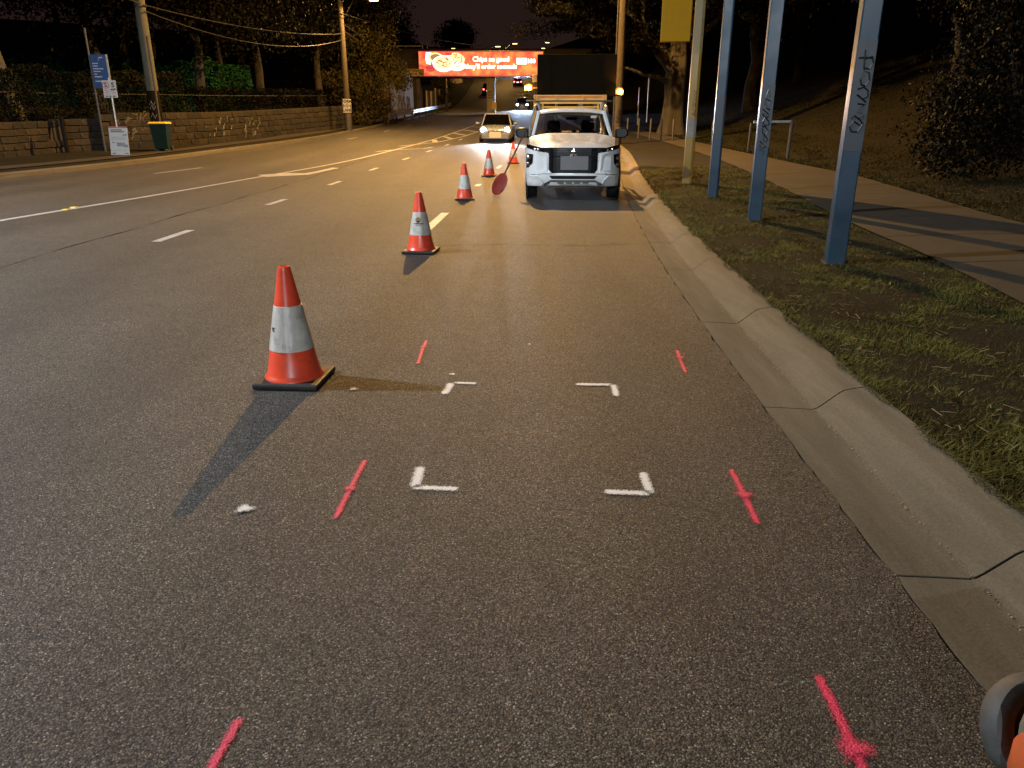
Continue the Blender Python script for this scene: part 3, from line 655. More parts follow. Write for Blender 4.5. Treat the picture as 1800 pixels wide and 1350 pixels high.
# ------------------------------------------------------------------ white ute, parked facing the camera
ute = empty('utility_truck', (1.135, 14.42, .0), R(-2.6), 'white ute parked at the kerb facing us with dark grille and yellow ladder rack', 'ute')
ute.scale = (.967, .967, .967)
def yf(x):
    x = abs(x); return float(np.interp(x, [0,.35,.6,.72,.82,.90,.945], [.0,.008,.035,.07,.15,.30,.55]))
def sec(y, w, zb, zt, crown=.02):
    h = zt-zb
    half = [(0,zb), (w*.90,zb), (w,zb+.10*h), (w*1.0,zb+.62*h), (w*.965,zb+.86*h), (w*.90,zb+.97*h), (w*.55,zt+crown*.6)]
    return [(x,y,z) for x, z in half] + [(0,y,zt+crown)] + [(-x,y,z) for x, z in half[:0:-1]]
hood = MB().grid([[(x*min(1, .84+.10*t), yf(x*.9)*(1-t)+.02+t*1.22, 1.00+.05*min(1,t*6)+.15*t-.085*abs(x/.94)**3+.010*math.exp(-((abs(x)-.50)/.12)**2)*min(1,t*5)+.045*t*t) for x in np.linspace(-.94,.94,29)] for t in (0,.02,.05,.1,.2,.35,.5,.65,.8,.9,1)])
hood.build('bonnet', M['white'], ute, smooth=True)
# front shell, follows the rounded nose
prof = [(.27,.10), (.30,.03), (.36,.0), (.50,-.02), (.56,.0), (.80,.02), (.92,.02), (1.0,.03)]
MB().grid([[(x, yf(x)+o, z) for x in np.linspace(-.945,.945,33)] for z, o in prof]).build('front_bumper', M['white'], ute, smooth=True)
MB().loft([sec(.5,.93,.50,1.04,.0), sec(1.25,.93,.52,1.10,0), sec(1.3,.93,.38,1.10,0), sec(3.35,.92,.38,1.12,0)]).build('body', M['white'], ute, smooth=True)
for s in (-1, 1):
    MB().lathe([(.42,-.02), (.44,.03), (.40,.05), (.30,.05)], 28, (s*.90,.78,.39), 'x', False).build('wheel_arch', M['black'], ute, smooth=True)
MB().box((0,.75,.62), (1.3,1.1,.36)).build('engine_bay', M['under'], ute)
MB().box((0,.62,.32), (1.05,.3,.10)).build('bash_plate', M['under'], ute, bevel=.02)
MB().tube([(-.75,.85,.36), (.75,.85,.36)], .05, 8).build('axle', M['under'], ute)
def proud(name, poly, mat, off=-.014, thick=.03, bevel=.004, parent=ute, zs=None):
    """a trim piece that follows the rounded nose"""
    bm = bmesh.new(); bm.faces.new([bm.verts.new((u,0,v)) for u, v in poly])
    for k in np.arange(-.92,.93,.06): bmesh.ops.bisect_plane(bm, geom=bm.verts[:]+bm.edges[:]+bm.faces[:], plane_co=(k,0,0), plane_no=(1,0,0))
    r = bmesh.ops.extrude_face_region(bm, geom=bm.faces[:]); top = {v for v in r['geom'] if isinstance(v, bmesh.types.BMVert)}
    for v in bm.verts:
        o = float(np.interp(v.co.z, [p[0] for p in prof], [p[1] for p in prof])); v.co.y = yf(v.co.x)+o+(off if v in top else off+thick)
    bmesh.ops.recalc_face_normals(bm, faces=bm.faces)
    me = bpy.data.meshes.new(name); bm.to_mesh(me); bm.free(); me.materials.append(mat); o = bpy.data.objects.new(name, me); col.objects.link(o); o.parent = parent; return o
gr = proud('grille', [(-.60,1.0),(.60,1.0),(.60,.945),(.50,.905),(.465,.86),(.465,.60),(.41,.535),(-.41,.535),(-.465,.60),(-.465,.86),(-.50,.905),(-.60,.945)], M['gloss'])
for z in (.965,.925,.84,.78,.72,.66,.60): proud('grille_bar', [(-.45,z-.007),(.45,z-.007),(.45,z+.007),(-.45,z+.007)], M['gloss'], -.022, .012)
for a in (90, 210, 330):
    c = Vector((math.cos(R(a))*.052, math.sin(R(a))*.052)); d = c.normalized(); n = Vector((-d.y, d.x))
    p = [c-d*.05, c+n*.027, c+d*.05, c-n*.027]
    proud('emblem', [(q.x, q.y+.885) for q in p], M['chrome'], -.032, .01)
for s in (-1, 1):
    f = lambda L: [(s*x, z) for x, z in L]
    h = proud('headlight', f([(.57,.985),(.885,1.06),(.92,1.03),(.90,.985),(.74,.945),(.60,.905),(.545,.915)]), M['gloss'], -.018, .03)
    for hx, hz, r_ in ((.665,.958,.030), (.735,.972,.024)):
        MB().lathe([(.0,-.012), (r_*.6,-.010), (r_,.0), (r_,.02)], 14, (s*hx, yf(hx)-.022, hz), 'y').build('lamp_lens', M['chrome'], h, smooth=True)
    proud('bumper_blade', f([(.475,.90),(.535,.905),(.72,.945),(.72,.925),(.56,.865),(.53,.60),(.62,.545),(.62,.525),(.42,.525),(.475,.60)]), M['white'], -.022, .03)
    g = proud('fog_light_housing', f([(.775,.875),(.90,.885),(.915,.80),(.905,.61),(.86,.625),(.785,.715)]), M['gloss'], -.012, .03)
    for hz, r_ in ((.815,.042), (.695,.042)):
        MB().lathe([(.0,-.016), (r_*.55,-.012), (r_,.0), (r_,.02)], 14, (s*.845, yf(.845)-.016, hz), 'y').build('lamp_lens', M['chrome'], g, smooth=True)
    proud('side_crease', f([(.62,.515),(.93,.50),(.93,.485),(.62,.50)]), M['grey'], -.004, .01)
    proud('lower_corner', f([(.55,.29),(.92,.285),(.935,.43),(.88,.475),(.68,.475),(.60,.40)]), M['white'], -.02, .03)
proud('lower_intake', [(-.46,.485),(.46,.485),(.41,.425),(-.41,.425)], M['black'], -.006, .02)
sk = proud('skid_plate', [(-.60,.315),(-.43,.405),(.43,.405),(.60,.315),(.54,.285),(-.54,.285)], M['galv'], -.020, .03)
for k in range(4): proud('slot', [(-.29+.16*k,.362),(-.17+.16*k,.362),(-.18+.16*k,.335),(-.30+.16*k,.335)], M['grey'], -.026, .012, parent=sk)
proud('number_plate', [(-.245,.845),(.285,.845),(.285,.595),(-.245,.595)], M['plate'], -.042, .012)
proud('tow_cover', [(.54,.80),(.72,.81),(.72,.58),(.54,.57)], M['white'], -.010, .015)
# cabin
zb, zt = 1.12, 1.66
P = dict(wb=(.80,1.22), wt=(.66,2.02))
ws = MB().grid([[(x*(.80*(1-t)+.655*t), 1.16+t*.86+.12*abs(x)**2.2*(1-.3*t), 1.16+t*.50-.02*abs(x)**2*t) for x in np.linspace(-1,1,13)] for t in np.linspace(0,1,5)])
ws.build('windscreen', M['glass'], ute, smooth=True, fix=False)
m = MB()
MB().grid([[(x*w, y, z-.045*abs(x)**3) for x in np.linspace(-1,1,13)] for y, w, z in ((1.97,.69,1.655),(2.0,.695,1.685),(2.15,.70,1.725),(2.6,.70,1.75),(3.0,.70,1.745),(3.3,.69,1.71),(3.34,.69,1.6))]).build('roof', M['white'], ute, smooth=True)
MB().grid([[(x*w, y, z-.05*abs(x)**3) for x in np.linspace(-1,1,7)] for y, w, z in ((1.99,.685,1.645),(3.3,.685,1.66))]).build('headlining', M['trim'], ute)
for s in (-1, 1):
    MB().beam((s*.815,1.27,1.115), (s*.69,2.06,1.665), .075, .06).build('door_pillar', M['white'], ute, bevel=.015)
    MB().beam((s*.86,3.30,1.12), (s*.69,3.26,1.68), .10, .10).build('door_pillar', M['white'], ute, bevel=.015)
    MB().beam((s*.86,2.4,1.12), (s*.70,2.45,1.69), .05, .07).build('door_pillar', M['black'], ute)
    MB().add([(s*.84,1.35,1.13),(s*.865,2.4,1.13),(s*.71,2.4,1.66),(s*.70,2.08,1.65)], [(0,1,2,3)]).build('side_window', M['dglass'], ute)
    MB().add([(s*.865,2.45,1.13),(s*.865,3.25,1.13),(s*.71,3.22,1.66),(s*.71,2.45,1.67)], [(0,1,2,3)]).build('side_window', M['dglass'], ute)
    mi = MB().loft([[(s*(1.02+a*1.2), 1.42+b, 1.245+zz*1.1) for a, zz in ((-.105*k,-.03*k),(-.09*k,-.09*k),(.07*k,-.09*k),(.12*k,-.04*k),(.12*k,.05*k),(.06*k,.095*k),(-.07*k,.09*k),(-.105*k,.05*k))] for k, b in ((.75,-.07),(1.0,-.03),(1.0,.04),(.92,.05))]).build('mirror', M['black'], ute, smooth=True)
    MB().beam((s*.84,1.45,1.14), (s*.93,1.43,1.17), .05, .05).build('mirror_arm', M['black'], mi)
    # seats with headrests
    st = MB().loft([[(s*.37+a*w, y, z) for a in (-1,-.7,.7,1)] + [(s*.37+a*w, y+.14, z) for a in (1,.7,-.7,-1)] for z, w, y in ((.75,.25,2.25),(1.0,.25,2.32),(1.22,.21,2.38),(1.28,.17,2.40))]).build('seat', M['seat'], ute, smooth=True, bevel=.03)
    MB().loft([[(s*.37+a*w, y, z) for a in (-1,1)] + [(s*.37+a*w, y+.10, z) for a in (1,-1)] for z, w, y in ((1.26,.10,2.42),(1.30,.14,2.40),(1.42,.15,2.42),(1.49,.11,2.44))]).build('headrest', M['seat'], st, smooth=True, bevel=.025)
    for yw in (.80, 3.95):
        w = MB().lathe([(.20,-.11), (.31,-.115), (.36,-.10), (.375,-.06), (.375,.06), (.36,.10), (.31,.115), (.20,.11)], 32, (s*.81, yw, .375), 'x').build('wheel', M['tyre'], ute, smooth=True)
        MB().lathe([(.0,.06), (.05,.075), (.09,.05), (.19,.10), (.215,.118), (.215,-.05)], 20, (s*.81+(.0 if s > 0 else -.0), yw, .375), 'x').build('rim', M['galv'], w, smooth=True)
MB().loft([[(x, y, z) for x in (-.80,.80)] + [(x, y+.45, z-.0) for x in (.80,-.80)] for z, y in ((.95,1.35),(1.13,1.28),(1.15,1.36))]).build('dashboard', M['black'], ute, bevel=.03)
stw = MB(); stw.tube([(-.36+.18*math.cos(a), 1.86-.10*math.sin(a)*.5, 1.13+.17*math.sin(a)) for a in np.linspace(0,6.283,21)], .017, 6, False); stw.tube([(-.19,1.86,1.13),(-.36,1.80,1.12),(-.53,1.86,1.13)], .02, 6); stw.build('steering_wheel', M['black'], ute, smooth=True)
MB().box((.0,1.86,1.535), (.24,.04,.075)).build('rear_view_mirror', M['black'], ute, bevel=.02)
MB().box((0,3.2,1.0), (1.7,.1,.3)).build('cab_back', M['trim'], ute)
MB().add([(-.62,3.28,1.14),(.62,3.28,1.14),(.56,3.27,1.60),(-.56,3.27,1.60)], [(0,1,2,3)]).build('rear_window', M['glass'], ute)
MB().box((.46,1.78,1.56), (.12,.004,.05)).build('windscreen_sticker', M['sign_w'], ute)
MB().loft([[(.55+a*.07, 1.42+zz*.6, 1.17+zz) for a in (-1,1)] + [(.55+a*.07, 1.425+zz*.6, 1.17+zz) for a in (1,-1)] for zz in (0,.06)]).build('paper', M['plate_w'], ute)
MB().lathe([(0,-.05),(.05,-.03),(.055,.03),(.0,.05)], 10, (.06,1.9,1.25)).build('dash_ornament', M['plate_w'], ute, smooth=True)
for x in (-.12,.10,.2): MB().box((x,1.38,1.165), (.09,.10,.02)).build('paper', M['plate_w'], ute)
# antenna on the kerb side wing, tray and ladder frame
MB().loft([sec(3.45,.90,.62,.80,0), sec(5.2,.90,.62,.80,0)]).build('tray', M['galv'], ute)
for s in (-1, 1):
    fr = MB()
    fr.beam((s*.88,3.5,.8), (s*.80,3.5,1.92), .05, .05); fr.beam((s*.88,5.1,.8), (s*.82,5.1,1.92), .05, .05); fr.beam((s*.80,3.3,1.90), (s*.80,5.15,1.90), .05, .05)
    fr.beam((s*.88,3.5,.85), (s*.82,4.3,1.88), .04, .04); fr.beam((s*.87,3.5,1.3), (s*.87,5.1,1.3), .04, .04)
    fr.build('tray_frame', M['ladder'], ute, bevel=.004)
rk = MB()
for z in (1.86, 2.02): rk.beam((-.82,3.42,z), (.82,3.42,z), .04, .03)
for x in (-.82,-.76,-.32,.30,.76,.82): rk.beam((x,3.42,1.84), (x,3.42,2.04), .03, .03)
rk.build('ladder_rack', M['ladder'], ute, bevel=.003)
for z, t_ in ((1.94,.13),): MB().box((0,3.47,z), (1.6,.02,t_)).build('rack_panel', M['ladder'], ute)
MB().beam((-.98,2.55,1.885), (.90,2.55,1.885), .07, .035).build('roof_bar', M['black'], ute, bevel=.008)
for s in (-1, 1): MB().beam((s*.66,2.5,1.70), (s*.74,2.6,1.90), .06, .05).build('bar_foot', M['grey'], ute, bevel=.008)
rb = MB(); 
for z in (1.77,1.86): rb.beam((-.62,2.95,z), (.62,2.95,z), .03, .03)
for s in (-1,1): rb.beam((s*.62,2.95,1.72), (s*.62,2.95,1.88), .04, .04)
rb.build('roof_rail', M['ladder'], ute, bevel=.003)
for s, h_ in ((-1, 1.9), (1, 1.9)):
    MB().tube([(s*.92,3.05,.95), (s*.90,2.95,1.35), (s*.80,2.9,1.78), (s*.74,3.1,1.84)], .022, 8).build('side_bar', M['galv'], ute, smooth=True)
MB().tube([(-.80,3.4,1.92), (-.9,3.2,2.0), (-1.05,3.0,2.03), (-1.12,2.8,2.01)], .012, 6).build('strap', M['steel'], ute, smooth=True)
# arrow board trailer parked behind the ute, its board folded up, seen from the back
ab = empty('arrow_board_trailer', (1.975, 24.6, TZ(24.6)), R(-1.5), 'dark arrow board raised on a trailer behind the ute with an amber beacon each side', 'trailer')
bd = MB().box((.0,0,2.68), (2.41,.10,1.19)).build('sign_board', M['board'], ab, bevel=.015)
for x in (-.8, .8): MB().beam((x,-.06,2.12), (x,-.06,3.24), .05, .02).build('board_rib', M['board'], bd)
for x in (-.6, .6): MB().beam((x,.09,.4), (x,.09,2.4), .08, .08).build('mast', M['steel'], ab)
MB().box((0,.2,.55), (1.5,2.2,.16)).build('chassis', M['steel'], ab, bevel=.02); MB().box((0,.1,.85), (1.0,.8,.45)).build('battery_box', M['ladder'], ab, bevel=.02)
MB().beam((0,-1.0,.5), (0,-2.0,.45), .08, .08).build('draw_bar', M['steel'], ab)
for s in (-1, 1):
    w = MB().lathe([(.16,-.09), (.28,-.09), (.32,-.06), (.32,.06), (.28,.09), (.16,.09)], 22, (s*.85,.3,.32), 'x').build('wheel', M['tyre'], ab, smooth=True)
    MB().lathe([(.0,.05), (.15,.09), (.17,.09), (.17,-.06)], 14, (s*.85,.3,.32), 'x').build('rim', M['galv'], w, smooth=True)
    MB().loft([[(s*.85+a*.13, .3+.40*math.cos(t)*k, .32+.40*math.sin(t)*k) for t in np.linspace(.2,2.94,9)] + [(s*.85+a*.13, .3+.37*math.cos(t)*k, .32+.37*math.sin(t)*k) for t in np.linspace(2.94,.2,9)] for a, k in ((-1,1),(1,1))]).build('mudguard', M['steel'], ab)
for s, z in ((-1, 2.33), (1, 2.22)):
    br = MB().beam((s*1.19,.0,z), (s*1.40,-.03,z), .05, .05).build('beacon_bracket', M['ladder'], ab)
    x = -1.46 if s < 0 else 1.30
    MB().lathe([(.085,-.08), (.115,-.07), (.115,.06), (.085,.10), (.0,.12)], 18, (x,-.03,z)).build('beacon_lamp', M['amber'], br, smooth=True)
    MB().lathe([(.0,-.075), (.05,-.06), (.075,-.02), (.075,.03)], 16, (x,-.125,z), 'y').build('bulb', M['beacon'], br, smooth=True)
    MB().lathe([(.09,-.12), (.10,-.08), (.07,-.075)], 18, (x,-.03,z)).build('beacon_base', M['black'], br, smooth=True)
    d = bpy.data.lights.new('beacon_light', 'POINT'); d.energy = W_BEACON; d.color = AMBER; d.shadow_soft_size = .05
    lo = bpy.data.objects.new('beacon_light', d); col.objects.link(lo); lo.location = (x+s*.15, .0 if s < 0 else -.10, z); lo.parent = ab
MB().tube([(-1.29,.0,1.9), (-1.29,.0,2.62)], .022, 6).build('beacon_post', M['steel'], ab)
MB().box((-1.28,-.05,2.60), (.14,.08,.22)).build('work_lamp', M['ladder'], ab, bevel=.02)

# stop bat leaning on the ute's mirror
bat = empty('sign_bat', (-.36, 15.55, .0), 0, 'round dark red traffic bat leaning by its pole against the ute mirror', 'sign bat')
a = Vector((0, 0, .012)); b = Vector((.63, .12, 1.25)); d = (b-a).normalized()
c = a+d*.24
MB().tube([c+d*.18, b], .016, 8).build('handle', M['wood'], bat, smooth=True)
nrm = Vector((-.80,-.55,.40)); nrm = (nrm-d*nrm.dot(d)).normalized(); sdw = d.cross(nrm).normalized()
rings = [[c+(d*math.cos(t)*.235+sdw*math.sin(t)*.235)*k+nrm*o for t in np.linspace(0,6.283,29)[:-1]] for k, o in ((.97,-.012),(1,-.008),(1,.008),(.97,.012))]
MB().loft(rings).build('disc', M['paddle'], bat, smooth=True)
# ------------------------------------------------------------------ posts with the yellow box
def face_strokes(parent, strokes, x0, z0, sx, sz, y, r=.006, mat='graff'):
    for s in strokes:
        MB().tube([(x0+u*sx, y, z0+v*sz) for u, v in s], r, 5).build('graffiti_stroke', M[mat], parent)
def sign_post(x, y, h, w, mat, label, patch=None, rz=-10):
    z = gz(x, y); t = empty('sign_post', (x, y, z-.03), R(rz), label, 'post', 'tall square posts on the verge')
    MB().box((0,0,h/2), (w, w, h)).build('post', M[mat], t, bevel=.012)
    if patch:
        for (z0, z1, m) in patch: MB().box((0,-w/2-.001,(z0+z1)/2), (w*.94, .004, z1-z0)).build('overpaint_patch', M[m], t)
    MB().box((0,0,.012), (w+.05, w+.05, .05)).build('footing', M['path'], t)
    return t
O = [[(.1,.5),(.3,.9),(.7,.9),(.9,.5),(.7,.1),(.3,.1),(.1,.5)]]
p4 = sign_post(3.09, 7.15, 4.6, .165, 'blue', 'nearest blue square post, with a black scrawl and no rail behind it', [(1.06, 1.98, 'blue2')])
p3_ = sign_post(3.32, 10.42, 4.9, .165, 'blue', 'middle blue square post, with a chain of black graffiti loops', [(.98, 1.75, 'blue2')])
p2_ = sign_post(3.57, 13.66, 5.1, .17, 'blue', 'farthest blue square post, without graffiti, next to the yellow post', [(1.02, 1.72, 'blue2')])
p1_ = sign_post(3.80, 16.75, 5.6, .20, 'yellow', 'yellow square post carrying a yellow box, with grey overpaint', [(.99, 1.36, 'greypatch'), (2.62, 5.5, 'yellow2')])
yb = MB().box((-.46,-.02,3.6), (.60,.16,1.52)).build('sign_box', M['gold'], p1_, bevel=.015)
MB().box((-.28,-.103,4.22), (.17,.006,.62)).build('sticker', M['greypatch'], yb)
MB().box((-.14,0,2.98), (.06,.06,.05)).build('clamp', M['steel'], yb); MB().box((-.14,0,4.2), (.06,.06,.05)).build('clamp', M['steel'], yb)
# black sprayed letters running down the posts (read sideways in the photograph)
tagA = [[(-.9,3.95),(1,3.95)], [(-.2,4.3),(-.1,3.6),(-.0,3.4)], [(-.1,3.9),(.8,4.0),(1.1,3.7),(.7,3.45),(-.1,3.5)], [(-.3,3.0),(.1,3.35),(.7,3.3),(.9,2.95),(.5,2.7),(-.1,2.75),(-.3,3.0)], [(-.5,2.55),(.3,2.65),(.9,2.5),(1.0,2.2),(.4,2.1),(-.5,2.3)], [(-.4,2.3),(.9,1.95)], [(-.2,1.9),(.8,1.85),(.4,1.75),(-.1,1.5),(.6,1.45)], [(-.8,1.2),(-.4,1.35),(.6,1.1),(.9,1.35),(.2,1.25),(.9,.95),(.3,.6),(-.5,.6),(-.9,.85),(-.4,1.1),(.5,.9)]]
face_strokes(p4, tagA, -.002, 1.115, .062, .182, -.0855, .0078)
tagB = [[(0,4.9),(-.5,4.3),(.5,4.35),(0,4.9)], [(-.4,4.2),(.6,4.0),(.3,3.6),(-.5,3.75),(-.4,4.2)], [(-.1,3.5),(.7,3.3),(.5,3.45)], [(-.9,3.4),(.2,3.1),(.8,2.9),(-.3,3.0),(-.9,3.1)], [(-.8,3.0),(.6,2.5),(.9,2.2),(.0,2.1),(-.6,2.4),(-.2,2.75),(.6,2.8)], [(-.6,2.1),(.2,2.0),(.9,1.7),(.4,1.4),(-.3,1.5),(-.5,1.9),(.1,2.1)], [(-.1,1.4),(.8,1.1),(.7,.8),(.0,.9),(-.1,1.3)], [(-.8,.9),(.1,.6),(-.2,.3),(.7,.5)], [(-.9,.5),(-.3,.6),(-.7,.2),(.3,.1),(.0,-.2)]]
face_strokes(p3_, tagB, 0, .92, .058, .158, -.0855, .0078)
tagC = [[(-.5,3),(.5,2.7),(-.3,2.5),(.5,2.2),(-.4,2.1),(.4,1.8)], [(-.5,1.7),(.3,1.5),(.5,1.1),(-.3,1.0),(-.5,1.4),(.4,1.3)], [(-.4,.8),(.5,.7),(.1,.3),(-.5,.4),(.4,.1)]]
face_strokes(p1_, tagC, .02, 1.40, .07, .17, -.103, .006)

# low bollards and the rail along the far edge of the path
bl = [(8.75,24.8),(8.62,28.6),(8.3,32.6),(7.95,35.6),(7.6,37.2),(7.3,38.6),(7.0,40.0),(6.6,41.2),(6.2,42.4)]
bo = None
for i, (x, y) in enumerate(bl):
    if i == 0:
        t = empty('rail_post', (x, y, gz(x, y)-.05), 0, 'dark post ending in a pale horizontal rail behind the middle blue post', 'gate')
        MB().tube([(0,0,0), (.02,0,1.2)], .055, 8).build('post', M['steel'], t, smooth=True)
        MB().beam((-1.15,.1,1.16), (.0,.02,1.18), .05, .07).build('rail', M['galv'], t)
        continue
    if bo is None:
        bo = empty('bollard', (x, y, gz(x, y)-.05), 0, 'first slim dark steel stake along the path, nearest the rail post', 'bollard', 'slim stakes beside the path')
        MB().tube([(0,0,0), (.02,0,1.02), (.02,0,1.06)], [.042,.042,.02], 7).build('stake', M['steel'], bo, smooth=True); c = bo
    else:
        c = copy_tree(bo); c['label'] = ('second','third','fourth','fifth','sixth','seventh','eighth')[i-2]+' slim dark steel stake along the path, counting from the rail post'; c.location = (x, y, gz(x, y)-.05); c.rotation_euler.z = i
for x, y, h in ((9.2,58,2.6),(10.2,60,3.2),(8.4,62,2.2),(11.3,59,2.8)):
    t = empty('bollard', (x, y, gz(x, y)-.05), 0, 'pale thin stake beyond the cypress, %s' % {9.2:'left of the trunk',10.2:'tallest one',8.4:'shortest one',11.3:'hidden by the trunk edge'}[x], 'stake', 'pale stakes beyond the trunk'); MB().tube([(0,0,0),(0,0,h)], .05, 6).build('stake', M['galv'], t)

# ------------------------------------------------------------------ foliage
def leaves(cl, n, size, spread, flat=1.0, droop=0.0, aspect=.45):
    """n leaf quads scattered round the clump centres cl (k,3); returns corner points and tints"""
    cl = np.asarray(cl, float); k = len(cl); i = rng.integers(0, k, n)
    g = rng.normal(size=(n, 3)); g /= np.maximum(1, np.linalg.norm(g, axis=1)/2.1)[:, None]
    sp = spread*(.6+.8*rng.random(k))[i]
    p = cl[i] + g*sp[:, None]*np.array([1, 1, flat])
    a = rng.normal(size=(n, 3)); a[:, 2] -= droop; a /= np.linalg.norm(a, axis=1)[:, None]
    b = np.cross(a, rng.normal(size=(n, 3))); b /= np.linalg.norm(b, axis=1)[:, None]
    s = size*(.6+.8*rng.random(n))[:, None]; a *= s; b *= s*aspect
    q = np.stack([p-a*.5, p+b*.5, p+a*.5, p-b*.5], 1).reshape(-1, 3)
    t = np.clip(.15+.5*rng.random(k)[i]+.45*(rng.random(n)-.3), 0, 1)
    return q, t
def limb(m, a, b, r0, r1, wob=.1, n=6, seg=7):
    a, b = Vector(a), Vector(b); L = (b-a).length
    pts = [a.lerp(b, t)+Vector((random.uniform(-1,1), random.uniform(-1,1), random.uniform(-.5,.5)))*wob*L*.25*math.sin(math.pi*t) for t in np.linspace(0, 1, seg)]
    m.tube(pts, [r0+(r1-r0)*t for t in np.linspace(0, 1, seg)], n); return pts
def tree(name, x, y, h, tr, crown, nclump, nleaf, lsize, spread, leafm, barkm, label, flat=.8, lean=(0,0), group=None, zlow=.35, fork=5):
    z = gz(x, y)-.1; t = empty(name, (x, y, z), 0, label, 'tree', group); m = MB()
    tp = Vector((lean[0], lean[1], h*.62)); limb(m, (0,0,0), tp, tr, tr*.45, .12, 10)
    cl = []
    for i in range(nclump):
        u = rng.normal(size=3); u /= np.linalg.norm(u); u *= (.35+.65*rng.random()**.6)
        c = np.array([tp.x+u[0]*crown[0], tp.y+u[1]*crown[1], h*.68+u[2]*crown[2]]); c[2] = max(c[2], h*zlow); cl.append(c)
    for i in range(fork):
        c = cl[i]; limb(m, tp*random.uniform(.55, .98), c, tr*.35, tr*.08, .3, 6)
    m.build('trunk', M[barkm], t, smooth=True)
    q, ti = leaves(cl, nleaf, lsize, spread, flat)
    np_mesh('crown', q, 4, M[leafm], ti, t); return t
def hedge(name, pts, h, th, n, ls, leafm, label, z0=None, sink=.0):
    q = np.array(pts, float); d = np.r_[0, np.cumsum(np.linalg.norm(np.diff(q, axis=0), axis=1))]
    s = rng.random(n)*d[-1]; x = np.interp(s, d, q[:,0]); y = np.interp(s, d, q[:,1])
    o = np.abs(rng.normal(size=n))*.09; side = rng.random(n)
    nx = rng.normal(size=n)*.12
    v = rng.random(n)
    top = h*(1+.07*np.sin(s*1.7)+.05*np.sin(s*4.3)); zz = np.where(side < .35, top-np.abs(rng.normal(size=n))*.10, v*top)
    off = np.where(side < .35, (rng.random(n)-.5)*th, np.where(side < .85, -th/2+o+.10*np.sin(s*3.1+zz*2.7), th/2-o))
    dx = np.gradient(q[:,0], d); dy = np.gradient(q[:,1], d); tx = np.interp(s, d, dx); ty = np.interp(s, d, dy); L = np.hypot(tx, ty)
    px_ = x - ty/L*(-off) if 0 else x + ty/L*off*-1; py_ = y + tx/L*off
    # the side facing the road is at +off across the line
    p = np.stack([px_, py_, zz], 1); b0 = np.array([gz(a, b) for a, b in zip(x[:400], y[:400])]).mean() if z0 is None else z0
    zb = np.interp(s, d, [gz(a, b) for a, b in pts]) if z0 is None else np.full(n, z0)
    p[:,2] += zb - sink
    a = rng.normal(size=(n,3)); a /= np.linalg.norm(a, axis=1)[:,None]; b = np.cross(a, rng.normal(size=(n,3))); b /= np.linalg.norm(b, axis=1)[:,None]
    sz = ls*(.6+.8*rng.random(n))[:,None]; a *= sz; b *= sz*.55
    c = np.stack([p-a*.5, p+b*.5, p+a*.5, p-b*.5], 1).reshape(-1,3)
    t = empty(name, (float(x.mean()), float(y.mean()), float(zb.mean())), 0, label, 'hedge'); c -= np.array(t.location)
    np_mesh('foliage', c, 4, M[leafm], np.clip(.3+.35*np.sin(s*2.1+zz*3)*.6+.6*(rng.random(n)-.4), 0, 1), t)
    for u in np.arange(0, d[-1], 1.6):
        X = float(np.interp(u, d, q[:,0])); Y = float(np.interp(u, d, q[:,1])); Z = float(np.interp(u, d, [gz(a_, b_) for a_, b_ in pts]) if z0 is None else z0)
        MB().tube([(X-t.location.x, Y-t.location.y, Z-t.location.z-.1), (X-t.location.x+random.uniform(-.2,.2), Y-t.location.y, Z-t.location.z+h*.8)], .03, 5).build('stem', M['bark'], t)
    return t

# big cypress by the road, right
cy_ = empty('cypress_tree', (9.05, 44.6, gz(9.05,44.6)-.2), 0, 'large cypress with a fluted pale trunk and forked limbs behind the concrete pole', 'tree')
m = MB(); secs = []
for z, r in ((0,.95),(.25,.78),(.9,.62),(2,.56),(3.2,.60),(4.2,.58),(5.2,.42)):
    secs.append([(r*(1+.13*math.sin(a*5+z*.3)+.07*math.sin(a*9+1))*math.cos(a)+.10*z*.3, r*(1+.13*math.sin(a*5+z*.3))*math.sin(a), z) for a in np.linspace(0, 6.283, 31)[:-1]])
m.loft(secs)
for a, b, r0, r1 in (((-.1,0,3.3),(-2.6,-.8,6.1),.24,.13),((-2.6,-.8,6.1),(-5.2,-1,7.6),.13,.05),((-.2,0,2.9),(-2.6,-.5,3.6),.15,.07),((-2.6,-.5,3.6),(-4.0,-.6,3.9),.07,.03),((.1,0,4.2),(-.9,-.2,7.3),.26,.12),((.3,0,4.5),(.9,0,8.5),.3,.15),((0,0,4),(-1.6,.2,5.2),.2,.12),((-1.6,.2,5.2),(-2.2,.2,7.5),.12,.06),((.3,0,4.3),(3.2,.5,7.5),.25,.1)):
    limb(m, a, b, r0, r1, .22, 8)
m.build('trunk', M['cypbark'], cy_, smooth=True)
cl = []
for i in range(120):
    a = rng.random()*6.283; r = 7.4*math.sqrt(rng.random()); zz = 6.5+rng.random()*5.0
    cl.append((r*math.cos(a)*1.0-1.0, r*math.sin(a)*.8, zz-.10*r))
